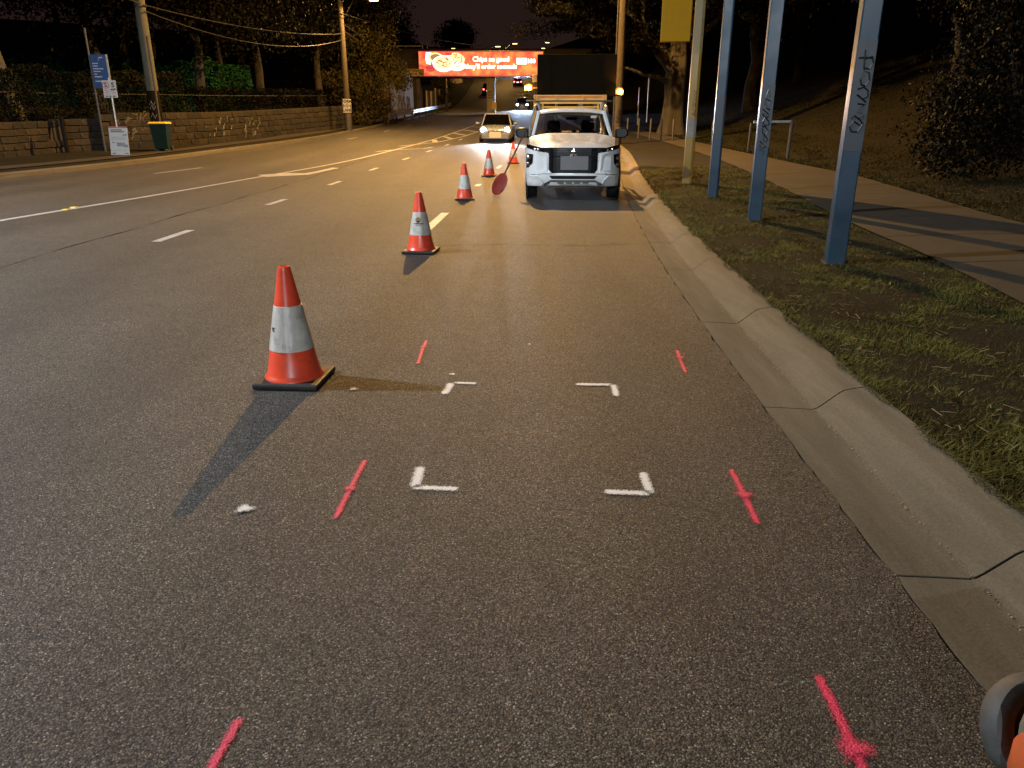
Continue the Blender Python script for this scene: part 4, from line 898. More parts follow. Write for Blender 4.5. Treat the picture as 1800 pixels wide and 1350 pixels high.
# long flat sprays reaching out over the road
for bx, bz in ((-7.4,7.0),(-7.0,6.5),(-6.2,6.3),(-5.2,5.7),(-4.4,5.3),(-5.8,6.9),(-6.8,7.5),(-7.7,8.2),(-3.4,5.0),(-4.2,5.9),(-7.9,7.5)):
    for k in range(4): cl.append((bx+k*.55, -1.2+.5*rng.random(), bz-.16*k+.25*rng.random()))
q, ti = leaves(cl, 84000, .22, .62, .30, 0, .26)
np_mesh('crown', q, 4, M['leafp'], ti, cy_)
tree('cypress_tree', 15.5, 52, 15, .5, (6,5,5), 60, 20000, .35, .9, 'leafp', 'bark', 'dark tree standing behind the cypress at the top of the slope', zlow=.2)
tree('cypress_tree', 8.6, 64, 8.5, .3, (2.6,3,2.8), 34, 12000, .30, .7, 'leafp', 'bark', 'dark rounded tree right of the tray frame beyond the board', zlow=.1)
# the dense bush at the right edge and a branch reaching in from it
def bush(name, x, y, rx, ry, h, n, ls, leafm, label, nc=60):
    z = gz(x, y)-.1; t = empty(name, (x, y, z), 0, label, 'bush'); cl = []
    for i in range(nc):
        a = rng.random()*6.283; r = math.sqrt(rng.random()); zz = rng.random()**.8
        cl.append((rx*r*math.cos(a)*(1-.35*zz), ry*r*math.sin(a)*(1-.35*zz), h*zz))
    q, ti = leaves(cl, n, ls, .42, .8); q[:,2] = np.maximum(q[:,2], .02)
    np_mesh('crown', q, 4, M[leafm], ti, t); m = MB()
    for i in range(7): limb(m, (random.uniform(-.3,.3), random.uniform(-.3,.3), 0), cl[i*3], .07, .02, .3, 6)
    m.build('trunk', M['bark'], t, smooth=True); return t
bush('bush', 10.6, 15.6, 2.6, 2.4, 4.6, 52000, .085, 'leaf', 'large dark bush at the right edge beyond the footpath', 70)
bush('bush', 13.2, 19.0, 2.8, 2.6, 5.6, 36000, .10, 'leaf', 'dark bush behind the large bush, farther up the slope', 60)
ct_ = tree('tree', 15.4, 27.5, 8, .22, (2.6,2.0,2.2), 34, 12000, .17, .5, 'leafp', 'bark', 'tree on the slope reaching a pale branch left towards the nearest blue post', lean=(-.8,0))
rl_ = ('nearest','tallest left','middle','rightmost','farthest')
for i, (x, y, h) in enumerate(((24,40,13),(30,52,15),(22,62,14),(36,38,15),(17,74,13))):
    tree('tree', x, y, h, .4, (5,4.5,5), 46, 12000, .42, 1.0, 'leaf', 'bark', rl_[i]+' dark tree in the woods on top of the right slope', group='trees on the right slope', zlow=.12)

# left: stone wall, hedges, trees
wall = empty('stone_wall', (-15.5, 32, 0), 0, 'low weathered block wall along the left path with pale scrawls', 'wall'); wl0 = Vector(wall.location)
wp = [( -17.2, 8.0)] + [(WX(y), y) for y in np.arange(10, 57.1, .25)]
dist = [0]
for a, b in zip(wp, wp[1:]): dist.append(dist[-1]+math.hypot(b[0]-a[0], b[1]-a[1]))
def wall_at(s):
    x = float(np.interp(s, dist, [p[0] for p in wp])); y = float(np.interp(s, dist, [p[1] for p in wp])); return x, y
base_m = {}
blocks = []
Ltot = dist[-1]
def wtop(y): return float(np.interp(y, [8,26,29.2,29.4,31.4,31.6,40,47,57], [1.15,1.15,1.15,1.2,1.2,1.42,1.40,1.45,1.5]))
nb = 0; rest = MB(); protos = []
for k in range(6):
    bm = bmesh.new(); bmesh.ops.create_cube(bm, size=1)
    for v in bm.verts: v.co += Vector((random.uniform(-.03,.03), random.uniform(-.06,.06), random.uniform(-.04,.04)))
    bmesh.ops.bevel(bm, geom=bm.edges[:], offset=.05, segments=1, affect='EDGES')
    me = bpy.data.meshes.new('stone_block'); bm.to_mesh(me); bm.free()
    protos.append(me)
stone_mats = [M['stone'], pmat('wall_stone_dark', (.0065,.0042,.002), .92, var=.5, scale=6, bump=.6, bscale=25, dirt=(.05,.04,.03)), pmat('wall_stone_pale', (.017,.011,.005), .9, var=.4, scale=5, bump=.6, bscale=25, dirt=(.09,.07,.05))]
pm = []
for me in protos:
    for mt in stone_mats:
        c = me.copy(); c.materials.append(mt); pm.append(c)
items = []
for c in range(6):
    s = random.uniform(-.3, 0)
    while s < Ltot:
        w = random.uniform(.46, .86); x, y = wall_at(s+w/2)
        hh = wtop(y)/5
        if c < 5: items.append((y, s, w, c, hh))
        elif False: pass
        s += w
def visible(it): return 24 < it[0] < 60
items.sort(key=lambda it: (0 if it[0] > 23.2 else 1, it[0]))
for n_, (y, s, w, c, hh) in enumerate(items):
    if y < 22: continue
    x0, y0 = wall_at(s+.012); x1, y1 = wall_at(s+w-.012)
    if abs(s+w/2 - dist[int(np.argmin([abs(p[1]-29.35) for p in wp]))]) < .12: continue
    ang = math.atan2(y1-y0, x1-x0); z = gz(x0+.6, y0)-.03+hh*(c+.5)
    if nb < 298:
        o = bpy.data.objects.new('stone_block', random.choice(pm)); col.objects.link(o); o.parent = wall
        o.location = Vector(((x0+x1)/2, (y0+y1)/2, z))-wl0; o.rotation_euler = (random.uniform(-.01,.01), 0, ang); o.scale = (w-.024, .30+random.uniform(-.02,.03), hh-.022); nb += 1
    else:
        rest.box(Vector(((x0+x1)/2, (y0+y1)/2, z))-wl0, (w-.024, .30+random.uniform(-.02,.02), hh-.022), Matrix.Rotation(ang, 3, 'Z'))
o = rest.build('farther_blocks', M['stone'], wall, bevel=.012); o['kind'] = 'stuff'
m = MB()
for y in np.arange(22, 56.5, .5):
    m.beam(Vector((WX(y)-.005, y, gz(WX(y)+.6,y)+.0+(wtop(y)-.04)/2))-wl0, Vector((WX(y+.5)-.005, y+.5, gz(WX(y+.5)+.6,y+.5)+(wtop(y)-.04)/2))-wl0, .24, wtop(y)-.04)
m.build('mortar_bed', M['mortar'], wall)
for (y0, y1, zz) in ((31.6,33.0,1.0),(36.5,39.5,.8),(24.6,25.4,.7),(41,43,.7)):     # pale scrawls on the blocks
    for k in range(16 if y1-y0 > 1.2 else 4):
        y = random.uniform(y0, y1); z = gz(WX(y)+.6, y)+zz+random.uniform(-.55,.35)
        p = []
        for q in range(5):
            yy_ = y+random.uniform(-.16,.16); tx = .17
            p.append(Vector((WX(yy_)+tx, yy_, z+random.uniform(-.16,.16)))-wl0)
        MB().tube(p, .014, 4).build('graffiti_stroke', M['graffw'], wall)
dp = plain_pole(-16.72, 29.42, 1.30, .08, .08, 'under', 'short dark upright added for the shadowy recess in the block wall', 'dark_upright', 'upright')  # added upright, its dark colour stands for a shadowy recess

hedge('hedge', [(-19.0,18),(-18.6,26),(-18.0,30),(-16.4,33.6),(-15.6,37)], 1.75, 1.3, 30000, .10, 'leafh', 'dark clipped hedge on top of the block wall behind the signs')
hedge('hedge', [(-15.8,38.6),(-15.0,43),(-14.0,48),(-13.2,54)], 1.25, 1.2, 15000, .11, 'leaf', 'dark low hedge above the wall between the two power poles')
hedge('hedge', [(-28,40),(-22,42),(-17.6,44),(-15.6,47)], 2.5, 1.4, 26000, .15, 'leaf_green_lit', 'hedge with green light put into its leaf colour, set back behind the dark hedge')
wrf = empty('wire_fence', (-17.6, 29, gz(-18,29)), 0, 'thin top rail of a wire fence running through the dark hedge', 'fence')
MB().tube([(WX(y)-.55+17.6, y-29, gz(WX(y)-.6,y)-gz(-18,29)+1.0) for y in np.arange(18, 55, 1.)], .010, 5).build('rail', M['steel'], wrf)

pale = tree('gum_tree', -18.35, 29.5, 10.5, .34, (3.6,3.2,3.0), 50, 26000, .16, .7, 'leaf', 'palebark', 'pale trunked gum tree at the left edge behind the hedge', lean=(-1.0,0), zlow=.48)
trs = [(-19.5,38,11,'second tree left of the concrete power pole, behind the hedge'), (-15.8,40.5,10.5,'tree right behind the concrete power pole'), (-17.5,48,13,'tall dark tree behind the hedge coloured as green lit'), (-14.6,46.5,11.5,'tree midway between the two power poles'), (-13.4,56,11,'tree with drooping crown behind the timber power pole'), (-24,54,16,'tall dark tree far behind the pale gum'), (-17,64,15,'dark tree behind the drooping tree'), (-28,44,14,'dark tree beyond the pale gum at the left edge'), (-14.5,72,13,'dark tree left of the bridge railings'), (-22,46,17,'very tall dark tree between the pale gum and the concrete pole'), (-33,60,20,'tallest dark tree at the far left'), (-20,60,18,'tall dark tree above the lower cables'), (-24,74,20,'tall dark tree high behind the timber power pole')]
for i, (x, y, h, lab) in enumerate(trs):
    tree('tree', x, y, h, .28, (3.6+.1*h,3.4,h*.34), 64, 30000, .19, .85, 'leaf', 'dimbark' if i in (1,3) else 'bark', lab, zlow=.26, fork=7)
# creeper hanging over the end of the wall
vc = empty('creeper_tree', (-11.4, 60.5, gz(-11.4,60.5)), 0, 'golden lit creeper covered tree spilling over the end of the wall', 'tree'); cl = []
for i in range(120):
    u = rng.random(); z = 8.2*u**.75; w = 2.9*(1-.45*u)
    cl.append((rng.normal()*w*.48-.2+.5*(1-u), rng.normal()*1.3, z+.1))
q, ti = leaves(cl, 42000, .22, .46, 1.0, .9, .4); q[:,2] = np.maximum(q[:,2], .15); np_mesh('crown', q, 4, M['leafv'], ti, vc)
m = MB()
for i in range(6): limb(m, (random.uniform(-.5,.5),random.uniform(-.4,.4),0), cl[i*7], .14, .04, .25, 7)
m.build('trunk', M['bark'], vc, smooth=True)

# ------------------------------------------------------------------ signs and bin on the left path
bn = empty('wheelie_bin', (-13.75, 30.9, gz(-13.75,30.9)+.01), R(8), 'dark green wheelie bin with a yellow lid at the concrete power pole', 'bin')
MB().loft([[(x*w, y*d, z) for x, y in ((-1,-1),(1,-1),(1,1),(-1,1))] for z, w, d in ((.06,.23,.26),(.10,.24,.27),(.94,.30,.35),(.99,.315,.365),(1.0,.30,.35))]).build('body', M['bin'], bn, bevel=.02)
MB().loft([[(x*w, y*d-.01, z) for x, y in ((-1,-1),(1,-1),(1,1),(-1,1))] for z, w, d in ((.995,.335,.385),(1.03,.34,.39),(1.075,.29,.33))]).build('lid', M['lid'], bn, bevel=.012)
for s in (-1,1): MB().lathe([(.0,-.03),(.10,-.03),(.10,.03),(.0,.03)], 16, (s*.26,.27,.10), 'x').build('wheel', M['tyre'], bn, smooth=True)
MB().tube([(-.22,.40,.97),(.22,.40,.97)], .016, 6).build('handle', M['bin'], bn)
pk = empty('parking_sign', (-14.35, 28.7, gz(-14.35,28.7)-.03), 0, 'white parking sign with two round symbols on a thin pole', 'sign')
MB().tube([(0,0,0),(0,0,2.62)], .032, 8).build('pole', M['galv'], pk, smooth=True)
MB().prism([(-.245,1.96),(.245,1.96),(.245,2.54),(-.245,2.54)], -.055, -.04).build('sign_panel', M['sign_w'], pk, bevel=.005)
text_mesh('lettering', 'S', .20, M['signtext'], pk, face_cam(-.125,-.058,2.38), bold=.006)
text_mesh('lettering', 'S', .22, M['signtext'], pk, face_cam(.13,-.058,2.38), bold=.006)
rg = MB(); rg.tube([(-.125+.11*math.cos(a),-.058,2.38+.11*math.sin(a)) for a in np.linspace(0,6.283,21)], .010, 5); rg.beam((-.20,-.058,2.46),(-.05,-.058,2.30),.02,.012,(0,1,0)); rg.build('prohibition_ring', M['redink'], pk)
MB().tube([(.04,-.058,2.22),(.10,-.058,2.25),(.12,-.058,2.20),(.18,-.058,2.26),(.24,-.058,2.23)], .018, 5).build('graffiti_stroke', M['signtext'], pk)
for x in (-.14,-.02,.12): MB().box((x,-.057,2.01), (.08,.005,.035)).build('print_line', M['signtext'], pk)
for x, z in ((-.13,2.20),(-.13,2.13),(.13,2.13)): MB().box((x,-.057,z), (.15,.004,.015)).build('print_line', M['redink'], pk)
bs = empty('bus_stop_sign', (-15.05, 29.55, gz(-15.05,29.55)-.03), 0, 'blue flag sign with white lines on a slim pole behind the parking sign', 'sign')
MB().tube([(-.30,0,0),(-.30,0,4.3)], .035, 8).build('pole', M['steel'], bs, smooth=True)
MB().prism([(-.26,2.28),(.30,2.28),(.30,3.42),(-.26,3.42)], -.03, .0).build('sign_panel', M['sign_b'], bs, bevel=.006)
MB().box((.33,-.015,2.85), (.05,.05,1.14)).build('edge_strip', M['galv'], bs)
for k, (z, w) in enumerate(((3.32,.14),(3.12,.20),(3.03,.17),(2.94,.36),(2.85,.25),(2.76,.10),(2.67,.28),(2.52,.36))):
    MB().box((-.21+w/2 if k else .12,-.033,z), (w,.004,.03)).build('print_line', M['sign_w'], bs)
MB().tube([(.02,-.034,3.22),(.05,-.034,3.31),(.12,-.034,3.29)], .008, 4).build('print_line', M['sign_w'], bs)
nb_ = empty('notice_board', (-13.98, 27.9, gz(-13.98,27.9)), 0, 'white notice placard with small print propped at the foot of the sign pole', 'notice')
Rn = Matrix.Rotation(R(-7), 3, 'X')
def nbx(name, x, z, w, h, mat, y=0): MB().box(Rn @ Vector((x, y, z)), (w, .012, h), Rn).build(name, M[mat], nb_)
nbx('panel', 0, .50, .66, .96, 'sign_w')
nbx('header', 0, .955, .66, .04, 'redink', -.004)
for z, w, x in ((.87,.40,-.06),(.81,.48,-.02),(.70,.14,.22),(.30,.10,.22)): nbx('print_line', x, z, w, .028, 'signtext', -.005)
for z in (.63,.60,.57,.54,.18): nbx('print_line', -.02, z, .5, .010, 'grey', -.005)
nbx('print_map', .06, .38, .30, .13, 'grey', -.005); nbx('print_map', .22, .33, .16, .08, 'grey', -.006)
for x in (-.22,.24): nbx('print_line', x, .07, .12, .025, 'signtext', -.005)
nbx('print_line', -.20, .45, .10, .02, 'signtext', -.005)
for s in (-1,1): MB().beam((s*.28,.02,0),(s*.28,.14,.9),.03,.02).build('stake', M['wood'], nb_)

# ------------------------------------------------------------------ rail bridge with the lit banner
BY = 86.0
br = empty('rail_bridge', (-3.2, BY, TZ(BY)), 0, 'low concrete rail bridge on a central pier over the road', 'bridge'); B0 = Vector(br.location)
zb_ = 6.15-B0.z
MB().box((2.2,3.3,zb_+.75), (25,6.0,1.35)).build('deck', M['bridge'], br, bevel=.03)
MB().box((2.2,.35,zb_+1.9), (25,.2,.9)).build('parapet', M['bridge'], br)
for y in (.2, 3.2, 5.9): MB().box((2.2,y,zb_-.12), (25,.45,.4)).build('girder', M['bridge'], br)
pr = MB().loft([[(x*w+.9, y*d+3.2, z) for x, y in ((-1,-1),(1,-1),(1,1),(-1,1))] for z, w, d in ((-.6,.42,2.9),(zb_-.9,.42,2.9),(zb_-.32,.50,3.1))]).build('pier', M['pier'], br, bevel=.04)
for k, (z, r_) in enumerate(((2.35,.16),(2.05,.14),(1.75,.17))):
    MB().tube([(.62,.24,z+.1),(.72,.23,z-.1),(.82,.23,z+.12),(.92,.23,z-.08),(1.05,.23,z+.1),(1.15,.24,z)], .03, 4).build('graffiti_stroke', M['graff'], pr)
MB().box((-8.6,2.4,2.3), (3.2,6,5.6)).build('abutment', M['abut'], br, bevel=.05)
MB().loft([[(-10.2+x, y, z) for x, y in ((-1.6,-1),(1.0,-1),(1.0,3),(-1.6,3))] for z in (-.6, 2.6)] + [[(-10.6+x, y, 4.8) for x, y in ((-1.0,-1),(.1,-1),(.1,3),(-1.0,3))]]).build('wing_wall', M['pier'], br, bevel=.05)
MB().box((14.0,2.4,2.6), (6.5,6,6.2)).build('abutment', M['abut'], br, bevel=.05)
MB().box((-7.0,-.12,1.7), (.8,.3,4.2)).build('pilaster', M['bridge'], br, bevel=.03); MB().box((-8.0,-.62,1.9), (.25,.2,4.0)).build('pilaster', M['bridge'], br)
# banner
bw, bh = 13.05, 2.32
zc = ray_at(845, 112, BY-.55).z; xc = ray_at(845.5, 112, BY-.55).x
bnr = empty('banner', (xc, BY-.55, zc), R(.6), 'long lit red advertising banner across the bridge with a plate of food', 'banner'); 
MB().box((0,.16,0), (bw+.25,.3,bh+.24)).build('frame', M['dkcar'], bnr)
MB().prism([(-bw/2,-bh/2),(bw/2,-bh/2),(bw/2,bh/2),(-bw/2,bh/2)], -.012, .0).build('screen', M['screen'], bnr)
for z in (-1, 1): MB().box((0,-.02,z*(bh/2+.02)), (bw+.1,.05,.07)).build('lit_edge', M['lit_r'], bnr)
def flat(name, pts, mat, y): return MB().prism(pts, y-.008, y).build(name, M[mat], bnr)
def disc(cx, cz, rx, rz, n=20): return [(cx+rx*math.cos(a)*(1+.04*math.sin(3*a)), cz+rz*math.sin(a)) for a in np.linspace(0, 6.283, n+1)[:-1]]
# food picture: dip bowl, bread, fillings, chips, all simple flat shapes
flat('picture', [(-5.75,1.08),(-5.2,1.1),(-5.3,-.1),(-5.75,.0),(-5.82,.5)], 'lit_w', -.02)
flat('picture', disc(-4.75,.55,.78,.52), 'lit_y', -.022); flat('picture', disc(-4.75,.6,.55,.34), 'lit_g', -.03)
flat('picture', disc(-3.95,.0,1.15,.80), 'lit_w', -.034); flat('picture', disc(-3.95,.08,.92,.60), 'lit_y', -.042)
flat('picture', disc(-5.3,-.45,.55,.35), 'lit_r', -.033); flat('picture', disc(-3.4,.95,.4,.14), 'lit_r', -.026)
flat('picture', disc(-2.75,.35,1.05,.72), 'lit_y', -.024); flat('picture', disc(-2.6,-.25,1.0,.45), 'lit_w', -.028)
for i in range(26):
    cx = random.uniform(-4.6,-3.3) if i < 12 else random.uniform(-3.2,-2.0); cz = random.uniform(-.3,.5) if i < 12 else random.uniform(-.5,.9); a = random.uniform(0,3.1); l, w = random.uniform(.12,.26), random.uniform(.03,.06)
    dx, dz = math.cos(a), math.sin(a)
    flat('picture', [(cx-dx*l-dz*w, cz-dz*l+dx*w), (cx-dx*l+dz*w, cz-dz*l-dx*w), (cx+dx*l+dz*w, cz+dz*l-dx*w), (cx+dx*l-dz*w, cz+dz*l+dx*w)], random.choice(['lit_r','lit_g','lit_o']), -.05)
text_mesh('lettering', 'Chips so good', .66, M['lit_w'], bnr, face_cam(1.05, -.03, .42), bold=.028)
text_mesh('lettering', "they'll order seconds", .64, M['lit_w'], bnr, face_cam(1.05, -.03, -.28), bold=.028)
flat('lettering', [(3.72,.02),(3.78,-.06),(4.80,-.06),(4.86,.02),(4.86,.50),(4.78,.56),(3.78,.56),(3.72,.48)], 'lit_w', -.02)
for x in (3.95,4.14,4.36,4.58): flat('lettering', [(x,.10),(x+.12,.10),(x+.12,.38),(x,.38)], 'lit_y', -.032)
text_mesh('lettering', '100', .58, M['lit_w'], bnr, face_cam(5.30, -.03, .25), bold=.028)
d = bpy.data.lights.new('banner_light', 'AREA'); d.shape = 'RECTANGLE'; d.size = bw; d.size_y = bh; d.energy = 260; d.color = (1,.30,.14)
lo = bpy.data.objects.new('banner_light', d); col.objects.link(lo); lo.parent = bnr; lo.location = (0,-.14,0); lo.rotation_euler = (R(90),0,0)
# clearance sign, railings, yellow board on the pier
cs = empty('sign', (ray_at(729.5,127.5,BY-1.5).x, BY-1.5, ray_at(729.5,127.5,BY-1.5).z), R(1), 'pale LOW CLEARANCE 4.2 M sign left of the lit banner', 'sign')
MB().prism([(-.95,-.36),(.95,-.36),(.95,.36),(-.95,.36)], -.02, .02).build('sign_panel', M['signyellow'], cs)
text_mesh('lettering', 'LOW CLEARANCE', .25, M['signtext'], cs, face_cam(-.02,-.03,.17), bold=.004, sx=.86)
text_mesh('lettering', '4.2 M', .26, M['signtext'], cs, face_cam(-.10,-.03,-.14), bold=.006)
MB().prism([(.45,.05),(.62,.05),(.60,-.03),(.82,-.22),(.74,-.30),(.55,-.10),(.47,-.16)], -.03, -.02).build('arrow', M['signtext'], cs)
MB().box((0,.8,0), (.1,1.5,.1)).build('bracket', M['steel'], cs)
rl = empty('railing', (-11.2, BY+.4, B0.z+zb_), 0, 'steel railing with two tall posts on the bridge end left of the banner', 'railing')
for z in (1.05,1.6,2.15,2.6): MB().beam((-3.2,0,z),(1.6,0,z),.08,.14).build('rail', M['galv'], rl)
for x, h in ((1.75,2.9),(2.25,2.9),(-.9,2.5),(-3.1,2.4)): MB().tube([(x,0,.2),(x,0,h)], .09, 7).build('post', M['galv'], rl)
# Y wall with red posters left of the abutment
rw = empty('retaining_wall', (-9.9, 76.0, TZ(76)), 0, 'grey concrete retaining wall with a red poster left of the bridge', 'wall')
W2 = [(-1.35,-11.5),(-.55,-3.0),(-.15,1.0)]
for (a, b), h0, h1 in ((((-1.5,-12.5),(-.75,-3.2)),2.3,3.3), (((-.72,-3.2),(-.2,6.0)),3.4,4.4)):
    s = (Vector((b[0]-a[0], b[1]-a[1])).normalized()); n = Vector((-s.y, s.x))*.35
    MB().loft([[(p[0],p[1],-.4),(p[0]+n.x,p[1]+n.y,-.4),(p[0]+n.x,p[1]+n.y,h),(p[0],p[1],h)] for p, h in ((a,h0),(b,h1))]).build('wall_panel', M['pier'], rw, bevel=.02)
ps = MB()
for i, (t0, t1, mt) in enumerate(((.30,.44,'graffr'),(.46,.56,'graff'),(.58,.72,'graffr'),(.74,.82,'graff'))):
    A = Vector((-1.5,-12.5,0)); B_ = Vector((-.75,-3.2,0)); p = A.lerp(B_, t0); q_ = A.lerp(B_, t1); o_ = Vector((.04,-.003,0))
    MB().add([p+o_+Vector((0,0,.75)), q_+o_+Vector((0,0,.75)), q_+o_+Vector((0,0,2.25)), p+o_+Vector((0,0,2.25))], [(0,1,2,3)]).build('poster', M[mt], rw)
    for z in (1.3, 1.7): 
        MB().tube([p.lerp(q_, u)+Vector((.06,0,z+.12*math.sin(u*9))) for u in np.linspace(.2,.8,5)], .035, 4).build('graffiti_stroke', M['graff' if mt == 'graffr' else 'graffw'], rw)
for k in range(7):
    A = Vector((-.72,-3.2,0)); B_ = Vector((-.2,6.0,0)); t0 = .15+.1*k
    MB().tube([A.lerp(B_, t0+random.uniform(-.04,.06))+Vector((.05,0,z)) for z in (.8,1.2,1.6,2.1)], .04, 4).build('graffiti_stroke', M['graffw'], rw)
# guard rail
gr_ = empty('guard_rail', (-8.6, 78, TZ(78)), 0, 'steel guard rail curving along the left kerb to the bridge', 'guard rail'); G0 = Vector(gr_.location)
gy = list(np.arange(63, 103, 2.)); GX = lambda y: LK(y)+.45
for z in (.62,.80):
    m = MB(); 
    for a, b in zip(gy, gy[1:]): m.beam(Vector((GX(a), a, TZ(a)+z))-G0, Vector((GX(b), b, TZ(b)+z))-G0, .08, .13)
    m.build('rail', M['rail'], gr_)
for y in gy[::2]: MB().box(Vector((GX(y)-.1, y, TZ(y)+.42))-G0, (.12,.12,.86)).build('post', M['wood'], gr_)
yp = empty('sign', (ray_at(869,186,BY-.9).x, BY-.9, ray_at(869,186,BY-.9).z), 0, 'small yellow hazard board with a black slash at the foot of the pier', 'sign')
MB().prism([(-.24,-.38),(.24,-.38),(.24,.38),(-.24,.38)], -.015, .015).build('sign_panel', M['signyellow'], yp)
MB().beam((-.14,-.025,-.14),(.16,-.025,.12),.02,.09,(0,1,0)).build('slash', M['signtext'], yp); MB().tube([(0,.03,-1.6),(0,.03,.3)], .04, 6).build('pole', M['steel'], yp)
lp_ = street_lamp(-7.9, 96, 7.0, (-6.9, 96, 7.0+TZ(96)), 'lamp post with a dark sleeve standing behind the guard rail end', .17, .12, 'pier', 'lamp', 1300)
MB().lathe([(.19,0),(.20,.05),(.19,2.2),(.17,2.22)], 12).build('steel_sleeve', M['steel'], lp_, smooth=True)
for i, (x, y, h) in enumerate(((-10.2,100,2.4),(-9.4,103,2.6))):
    t = empty('fence_panel', (x, y, TZ(y)-.1), R(60), ('left','right')[i]+' pale boarded fence panel beyond the left abutment', 'fence', 'pale fence panels beyond the bridge')
    for k in range(6): MB().box((k*.32-.8,0,h/2), (.29,.05,h+random.uniform(-.06,.06))).build('board', M['wood' if k%3 else 'pier'], t)
bush('bush', -9.3, 104, 1.4, 1.4, 5.0, 7000, .22, 'leafv', 'leafy bush behind the guard rail under the banner', 24)
# houses on the hill behind
for x, y, w, h, lab in ((-13.5,150,7,3.2,'pale low house seen under the bridge on the left side of the hill'),(-20,168,9,4,'dim house high on the left of the hill')):
    t = empty('house', (x, y, gz(x,y)-.3), R(-20), lab, 'house')
    MB().box((0,0,h/2), (w,6,h)).build('wall', M['pier'], t); MB().prism([(-w/2-.3,h),(w/2+.3,h),(0,h+1.6)], -3.3, 3.3).build('roof', M['wood'], t)
    for k in (-.25,.25): MB().box((k*w,-3.02,h*.55), (1.1,.08,1.2)).build('window', M['dglass'], t)
for i, (x, y, h) in enumerate(((-20,125,11),(-26,150,12),(14,118,13),(18,140,12),(21,165,9),(-13,190,8))):
    tree('tree', x, y, h, .3, (4.5,4,h*.36), 34, 6000, .6, 1.0, 'leaf', 'bark', ('dim tree left of the banner beyond the bridge', 'dim tree farther left beyond the bridge railings', 'dim tree behind the board on the far hill', 'larger dim tree right of the board on the far hill', 'dim tree high above the board on the far hill', 'dim rounded tree on the skyline above the banner')[i], group='trees on the far hill', zlow=.15)

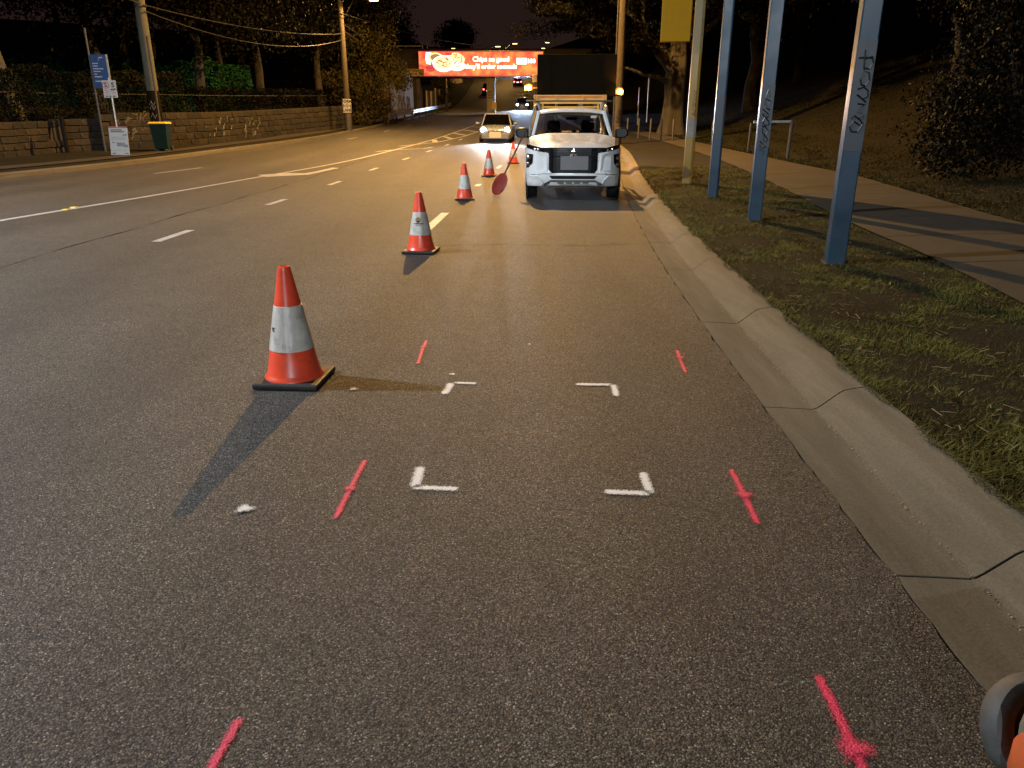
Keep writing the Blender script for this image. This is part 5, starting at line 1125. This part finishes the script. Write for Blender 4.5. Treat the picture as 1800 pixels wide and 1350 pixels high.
# ------------------------------------------------------------------ other cars
def car(name, loc, rz, paint, label, w=1.76, L=4.4, h=1.40, lamps='head', power=0, lcol=(1,1,1), suv=False):
    t = empty(name, loc, rz, label, 'car'); hw = w/2; bt = .80 if not suv else .98
    def cs(y, k, zb, zt): 
        hh = zt-zb; half = [(0,zb),(hw*k*.88,zb),(hw*k,zb+.2*hh),(hw*k,zb+.62*hh),(hw*k*.95,zb+.88*hh),(hw*k*.80,zt)]
        return [(x,y,z) for x, z in half]+[(0,y,zt+.02)]+[(-x,y,z) for x, z in half[:0:-1]]
    MB().loft([cs(0,.72,.24,.60),cs(.05,.84,.19,.66),cs(.25,.95,.18,.72),cs(.7,1,.18,.77),cs(1.35,1,.20,bt+.04),cs(L-1.0,1,.20,bt+.06),cs(L-.3,.97,.25,bt+.02),cs(L,.84,.35,bt-.1)]).build('body', paint, t, smooth=True)
    cab = [(1.2,.86,bt),(2.0,.68,h-.03),(2.5,.68,h),(L-1.3 if not suv else L-.6,.66,h-.04),(L-.55 if not suv else L-.15,.80,bt+.05)]
    MB().loft([[(-hw*k,y,z),(-hw*k*.6,y,z+.012),(hw*k*.6,y,z+.012),(hw*k,y,z),(hw*.9,y,bt),(-hw*.9,y,bt)] for y, k, z in cab[1:4]]).build('roof', paint, t, smooth=True)
    def quad(nm, a, b): MB().add([(-hw*a[1]*.97,a[0],a[2]),(hw*a[1]*.97,a[0],a[2]),(hw*b[1]*.95,b[0],b[2]-.02),(-hw*b[1]*.95,b[0],b[2]-.02)], [(0,1,2,3)]).build(nm, M['dglass'], t)
    quad('windscreen', cab[0], cab[1]); quad('rear_window', cab[4], cab[3])
    MB().box((0,2.2,bt-.05),(w*.8,1.8,.1)).build('cabin_floor', M['under'], t)
    for s in (-1,1):
        MB().beam((s*hw*.86,1.2,bt),(s*hw*.69,2.0,h-.03),.06,.05).build('door_pillar', paint, t)
        MB().add([(s*hw*.92,1.4,bt+.02),(s*hw*.93,L-1.0,bt+.05),(s*hw*.70,L-1.4,h-.05),(s*hw*.70,2.05,h-.05)], [(0,1,2,3)]).build('side_window', M['dglass'], t)
        MB().loft([[(s*(hw+.12)+a*k, 1.5+b, bt+.12+c*k) for a, c in ((-.12,-.06),(.10,-.06),(.10,.06),(-.12,.07))] for k, b in ((.8,-.05),(1,.05))]).build('mirror', paint, t, bevel=.015)
        for y in (.78, L-.85):
            wh = MB().lathe([(.16,-.10),(.27,-.10),(.31,-.07),(.31,.07),(.27,.10),(.16,.10)], 22, (s*(hw-.12),y,.31), 'x').build('wheel', M['tyre'], t, smooth=True)
            MB().lathe([(.0,.04),(.06,.06),(.15,.09),(.18,.10),(.18,-.08)], 14, (s*(hw-.12),y,.31), 'x').build('rim', M['galv'], wh, smooth=True)
        if lamps != 'tail':
            hl = MB().loft([[(s*(.50+.24*u)*w/1.76, .03+.17*u*u+o, .62+dz) for u, dz in ((0,-.05),(1,-.02),(1.05,.10),(.5,.07),(-.1,.02))] for o in (-.012,.05)]).build('headlight', M['dkcar'], t)
            MB().lathe([(0,-.045),(.10,-.04),(.135,.0),(.12,.03)], 14, (s*.60*w/1.76,.045,.625), 'y').build('lamp_lens', M[lamps], hl, smooth=True)
            if power:
                spot('headlamp_light', (s*.60,-.12,.62), (s*.6-.1,-14,.0), power, lcol, 80, .06, 1.0, t)
            MB().prism([(s*.42,.26),(s*.80,.28),(s*.78,.40),(s*.45,.38)], .03, .10).build('fog_recess', M['black'], t)
        else:
            MB().lathe([(0,-.03),(.09,-.02),(.11,.02),(.0,.03)], 12, (s*.62,.03,.82 if not suv else .95), 'y').build('tail_light', M['tail'], t, smooth=True)
    if lamps != 'tail':
        MB().prism([(-.40,.50),(.40,.50),(.34,.60),(-.34,.60)], -.01, .06).build('grille', M['black'], t); MB().lathe([(0,-.025),(.05,-.02),(.05,.0),(0,.0)], 10, (0,-.02,.575), 'y').build('emblem', M['chrome'], t)
        MB().box((0,-.025,.40),(.60,.02,.30)).build('number_plate', M['plate_w'], t)
        MB().box((0,.02,.24),(1.25,.05,.05)).build('bumper_strip', M['chrome'], t)
    else:
        MB().box((0,-.01,.75),(.38,.02,.12)).build('number_plate', M['tailw'], t)
        MB().lathe([(0,-.02),(.07,-.02),(.09,.02),(0,.02)], 10, (0, .55 if suv else 1.0, h-.10), 'y').build('brake_light', M['tail'], t)
        MB().box((0,.0,.45),(w*.8,.06,.12)).build('bumper', M['black'], t)
    return t
sv = car('silver_car', (-.86, 40.4, TZ(40.6)+.0), R(-2), M['silver'], 'silver sedan driving towards us with headlights on', w=1.78, lamps='head', power=1700, lcol=(.92,.95,1.0))
sv.rotation_euler.x = R(1.2)
b_ = car('oncoming_car', (ray_at(918,190,101).x, 101, TZ(101)), R(-3), M['blue_car'], 'oncoming car coming out of the underpass with bluish headlights', lamps='headb', power=6500, lcol=(.50,.70,1.0)); b_.rotation_euler.x = R(3.5)
r_ = car('red_lit_car', (ray_at(910,148,145).x, 145, TZ(145)), R(-2), M['red_car'], 'car climbing the far hill with bright red brake lights', lamps='tail'); r_.rotation_euler.x = R(8)
k_ = car('dark_suv', (ray_at(857,160,128).x, 128, TZ(128)), R(2), M['dkcar'], 'dark hatchback seen from behind left of the bridge pier', lamps='tail', suv=True, h=1.65); k_.rotation_euler.x = R(6)

# ------------------------------------------------------------------ survey cart at the lower right corner
ca = empty('survey_cart', (1.230, 1.338, 0), R(8), 'small survey cart with a grey tyred wheel and orange shell at the bottom right corner', 'cart')
Mx = Matrix.Rotation(R(-32), 4, 'X')
wm = MB().lathe([(.078,-.030),(.098,-.034),(.120,-.028),(.128,-.012),(.128,.012),(.120,.028),(.098,.034),(.078,.030)], 48, (0,0,0), 'y', closed=True)
wm.v = [tuple(Mx @ Vector(p)+Vector((-.005,.035,.116))) for p in wm.v]; w_ = wm.build('wheel', M['greytyre'], ca, smooth=True)
hb = MB().lathe([(.0,.0),(.05,.0),(.081,-.020),(.081,.028),(.0,.028)], 36, (0,0,0), 'y'); hb.v = [tuple(Mx @ Vector(p)+Vector((-.005,.035,.116))) for p in hb.v]; hb.build('hub', M['black'], w_, smooth=True)
sh = []
for k, (x, w, z0, z1) in enumerate(((-.055,.02,.10,.15),(-.045,.035,.06,.20),(.0,.05,.02,.225),(.10,.06,.02,.235),(.35,.06,.03,.24),(.40,.04,.05,.2))):
    sh.append([(x-.075, -.055+a*w, z0+(z1-z0)*b) for a, b in ((-.7,0),(-1,.25),(-1,.75),(-.6,1),(.6,1),(1,.75),(1,.25),(.7,0))])
MB().loft(sh).build('shell', M['orange'], ca, smooth=True, bevel=.004)
cp = [[(x-.075, -.055+a*w, z+b*.05) for a, b in ((-1,-.4),(-.9,.4),(-.4,.95),(.4,.95),(.9,.4),(1,-.4))] for x, w, z in ((-.045,.028,.200),(-.03,.045,.215),(.08,.056,.225),(.36,.056,.23))]
MB().loft(cp).build('top_cover', M['tan'], ca, smooth=True)
MB().beam((-.035,-.17,.03),(.06,-.165,.13),.012,.05).build('fork', M['grey'], ca, bevel=.003); MB().beam((.02,-.165,.03),(.26,-.172,.02),.012,.09).build('skid', M['grey'], ca, bevel=.003)
MB().beam((.36,-.1,.1),(.75,-.05,.9),.03,.03).build('handle', M['black'], ca)
